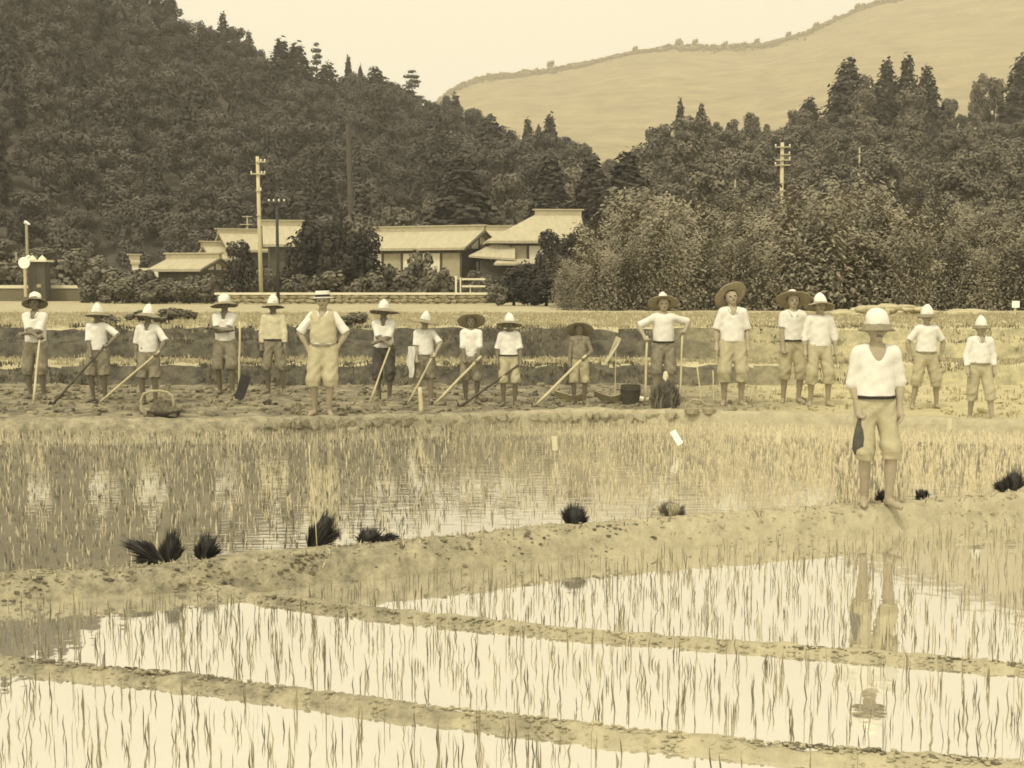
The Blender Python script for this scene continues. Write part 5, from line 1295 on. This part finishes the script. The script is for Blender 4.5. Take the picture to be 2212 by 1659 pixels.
# pennant on a thin stake
p = at(1328, 862, 22.6); o = empty('pennant', (p.x, 22.6, .05)); tag(o, 'pale narrow pennant slanting from a thin stake between the vest boy and the spread-armed boy', 'pennant')
top = at(1331, 728, 22.6)
b = MB(); b.tube([(0, 0, -.1), (top.x - p.x, 0, top.z - .05)], .009, 6); b.build('stake', M_wood, o)
b = MB(); q = [at(px, py, 22.6) - Vector((p.x, 22.6, .05)) for px, py in ((1331, 726), (1342, 731), (1337, 742), (1327, 760), (1316, 778), (1306, 790), (1304, 783), (1314, 768), (1322, 748))]
V = [v + Vector((0, -.02 + .01 * math.sin(k * 2), 0)) for k, v in enumerate(q)]; V2 = [v + Vector((0, .012, 0)) for v in V]; n = len(V)
b.add(V + V2, [tuple(range(n)), tuple(range(n, 2 * n))[::-1]] + [(k, n + k, n + (k + 1) % n, (k + 1) % n) for k in range(n)]); b.build('cloth', M_cream, o)
# stakes and low frame right of the spread-armed boy
for px, a, e, lab in ((1508, (1506, 793), (1516, 872), 'thin pale stake leaning left, right of the spread-armed boy'), (1542, (1540, 800), (1542, 872), 'thin upright pale stake, right of the leaning one')):
    e3 = G(e[0], e[1], .05); stick('stake', lab, 'stake', at(a[0], a[1], e3.y + .15), e3 - Vector((0, 0, .04)), .011, .014, M_wood)
p = G(1512, 892, .05); o = empty('twin_basket', (p.x, p.y, .06)); tag(o, 'low pair of pale baskets under a bent hoop at the edge of the far dike', 'basket')
b = MB(); b.tube([(-.22, 0, 0), (-.2, 0, .12), (-.1, 0, .19), (.02, 0, .17), (.1, 0, .1), (.24, 0, .11)], .014, 6); b.build('hoop', M_wicker, o, True)
for sx in (-.12, .13):
    b = MB(); b.lathe([(0, 0), (.08, 0), (.11, .08), (.1, .085), (.07, .02), (0, .02)], 14, Matrix.Translation((sx, -.03, -.02)), .15, 4); b.build('basket', M_wicker, o)
# wooden peg on the dike, cane in the rice, plot markers
p = G(909, 888, .085); stick('wooden_peg', 'short thick pale peg driven into the far dike before the boy with the towel', 'peg', at(907, 836, p.y), p - Vector((0, 0, .06)), .03, .035, M_wood)
p = G(685, 1190, .0); stick('cane', 'tall thin pale cane standing at the near dike beside the dark seedling bundle', 'cane', at(668, 960, p.y + .1), p, .003, .0035, M_wood)
p = G(2080, 1052, W_BACK); stick('cane', 'thin dark cane with a pale tag, leaning in the right-hand rice', 'cane', at(2052, 912, p.y + .2), p, .007, .008, M_ridge)
p2 = at(2050, 915, p.y + .18); b = MB(); b.box((p2.x - .022, p2.y - .03, p2.z - .06), (p2.x + .018, p2.y - .02, p2.z + .06)); tag(b.build('paper_tag', M_cream), 'pale paper tag tied to the top of the leaning cane', 'tag')
for px, py, w, h, tl, m, lab in ((1461, 945, .075, .19, .55, M_paper, 'bright white tilted tag on a peg in the middle of the rice'), (1681, 946, .06, .15, .0, M_cream, 'faint upright tag on a peg in the rice left of the near youth'), (1198, 957, .06, .17, .05, M_cream, 'faint pale tag on a peg in the rice below the boy in the vest')):
    g = G(px, py + 30, W_BACK); o = empty('plot_marker', (g.x, g.y, W_BACK)); tag(o, lab, 'marker'); z = at(px, py, g.y).z - W_BACK
    b = MB(); b.tube([(0, 0, -.1), (0, 0, z - h * .3)], .006, 5); b.build('peg', M_wood, o)
    b = MB(); P = []
    for dy in (-.018, -.010):
        for sx, sz in ((-1, -1), (1, -1), (1, 1), (-1, 1)):
            xx, zz = sx * w / 2, sz * h / 2; P.append((xx * math.cos(tl) - zz * math.sin(tl), dy, xx * math.sin(tl) + zz * math.cos(tl) + z))
    b.add(P, [(0,1,2,3), (7,6,5,4), (0,4,5,1), (1,5,6,2), (2,6,7,3), (3,7,4,0)]); b.build('board', m, o)
# bundles of dark seedlings lying along the back edge of the near dike
def bundle(px, py, lean, L, r, label, m=None, n=900):
    g = G(px, py - 9, .0) if py < 1250 else G(px, py, -.12); L *= 1.25; r *= 1.1; o = empty('seedling_bundle', (g.x, g.y, g.z - .03)); tag(o, label, 'seedlings', None)
    Vs = []; Fs = []; nn = 0
    for dl, fl, fr, ox in ((0, 1.0, .75, 0.), (random.uniform(.18, .4), random.uniform(.55, .8), .5, .3), (-random.uniform(.15, .4), random.uniform(.5, .85), .5, -.3)):
        m_ = n // 3; le = lean + dl; rr_ = r * fr
        a = RNG.uniform(0, 6.283, m_); q = np.sqrt(RNG.uniform(0, 1, m_)); base = np.stack([q * np.cos(a) * rr_ * .5 + ox * r, q * np.sin(a) * rr_ * .5, np.zeros(m_)], 1)
        d = np.array([math.sin(le), .1, math.cos(le)]); sd2 = np.array([math.cos(le), 0, -math.sin(le)])
        Ls = L * fl * RNG.uniform(.5, 1.08, m_); fan = (q * np.cos(a))[:, None] * sd2 * rr_ * .8 + (q * np.sin(a))[:, None] * np.array([0, 1, 0]) * rr_ * .5 + RNG.normal(0, .014, (m_, 3))
        tip = base + d * Ls[:, None] + fan; tip[:, 2] = np.maximum(tip[:, 2] - .12 * np.abs(tip[:, 0] - base[:, 0]), .0); mid = base + d * Ls[:, None] * .55 + fan * .6
        s = (RNG.normal(0, 1, (m_, 3))); s /= np.linalg.norm(s, axis=1)[:, None]; s *= .0042
        Vs.append(np.stack([base - s, base + s, mid + s, mid - s, tip], 1).reshape(-1, 3)); i = np.arange(m_) * 5 + nn; nn += m_ * 5
        Fs += np.stack([i, i + 1, i + 2, i + 3], 1).tolist() + np.stack([i + 3, i + 2, i + 4], 1).tolist()
    V = np.concatenate(Vs); F = Fs; n = len(V) // 5; d = np.array([math.sin(lean), .1, math.cos(lean)])
    link('leaves', tone_mesh('leaves', V, F, np.repeat(RNG.uniform(0, 1, n), 5)), m or L_bundle, o)
    b = MB(); c0 = Vector(d) * 0.0; b.tube([Vector(d) * -.02, Vector(d) * L * .18, Vector(d) * L * .55, Vector(d) * L * .8], [r * .35, r * .5, r * .65, r * .35], 10); b.build('stems', m and M_wicker or M_iron, o, True)
    return o
for px, py, lean, L, r, lab in ((345, 1218, -.95, .26, .05, 'dark seedling bundle leaning far to the left, leftmost at the near dike'), (366, 1214, .1, .20, .055, 'upright dark seedling bundle right of the leftmost leaning one'), (440, 1206, .25, .15, .07, 'squat dark seedling bundle, third from the left at the near dike'),
        (678, 1184, .42, .25, .075, 'tallest dark seedling bundle, leaning right beside the thin cane'), (795, 1174, .2, .10, .085, 'low mound-shaped dark seedling bundle right of the tall one'), (825, 1171, 1.2, .11, .035, 'flattened end of dark seedlings lying right of the mound'),
        (1240, 1138, .1, .15, .085, 'brownish dark round seedling bundle at the middle of the near dike'), (2190, 1058, .1, .14, .085, 'dark seedling bundle near the right edge of the picture'), (2165, 1062, -.3, .08, .05, 'very small dark bundle left of the one at the right edge'), (1993, 1080, -.2, .07, .05, 'tiny dark tuft on the dike right of the near youth'), (1908, 1086, .1, .09, .06, 'dark clump behind the ankles of the near youth')):
    bundle(px, py, lean, L, r, lab)
bundle(1450, 1118, .2, .11, .10, 'pale dry seedling bundle at the near dike right of the brownish one', L_shrub)
bundle(492, 1258, -1.42, .17, .032, 'dark drift of seedlings lying on the front face of the near dike')
# ------------------------------------------------------------------ air
b = MB(); b.box((-1250, -60, -1.6), (1250, 2000, 560))
hz_ = b.build('haze', None); tag(hz_, kind='stuff')
hm = bpy.data.materials.new('haze'); hm.use_nodes = True
hn = hm.node_tree.nodes; hn.clear()
pv = hn.new('ShaderNodeVolumePrincipled'); mo = hn.new('ShaderNodeOutputMaterial')
pv.inputs['Color'].default_value = (1.0, .93, .78, 1); pv.inputs['Density'].default_value = .00056; pv.inputs['Anisotropy'].default_value = .0
hm.node_tree.links.new(pv.outputs[0], mo.inputs['Volume']); hz_.data.materials.append(hm)
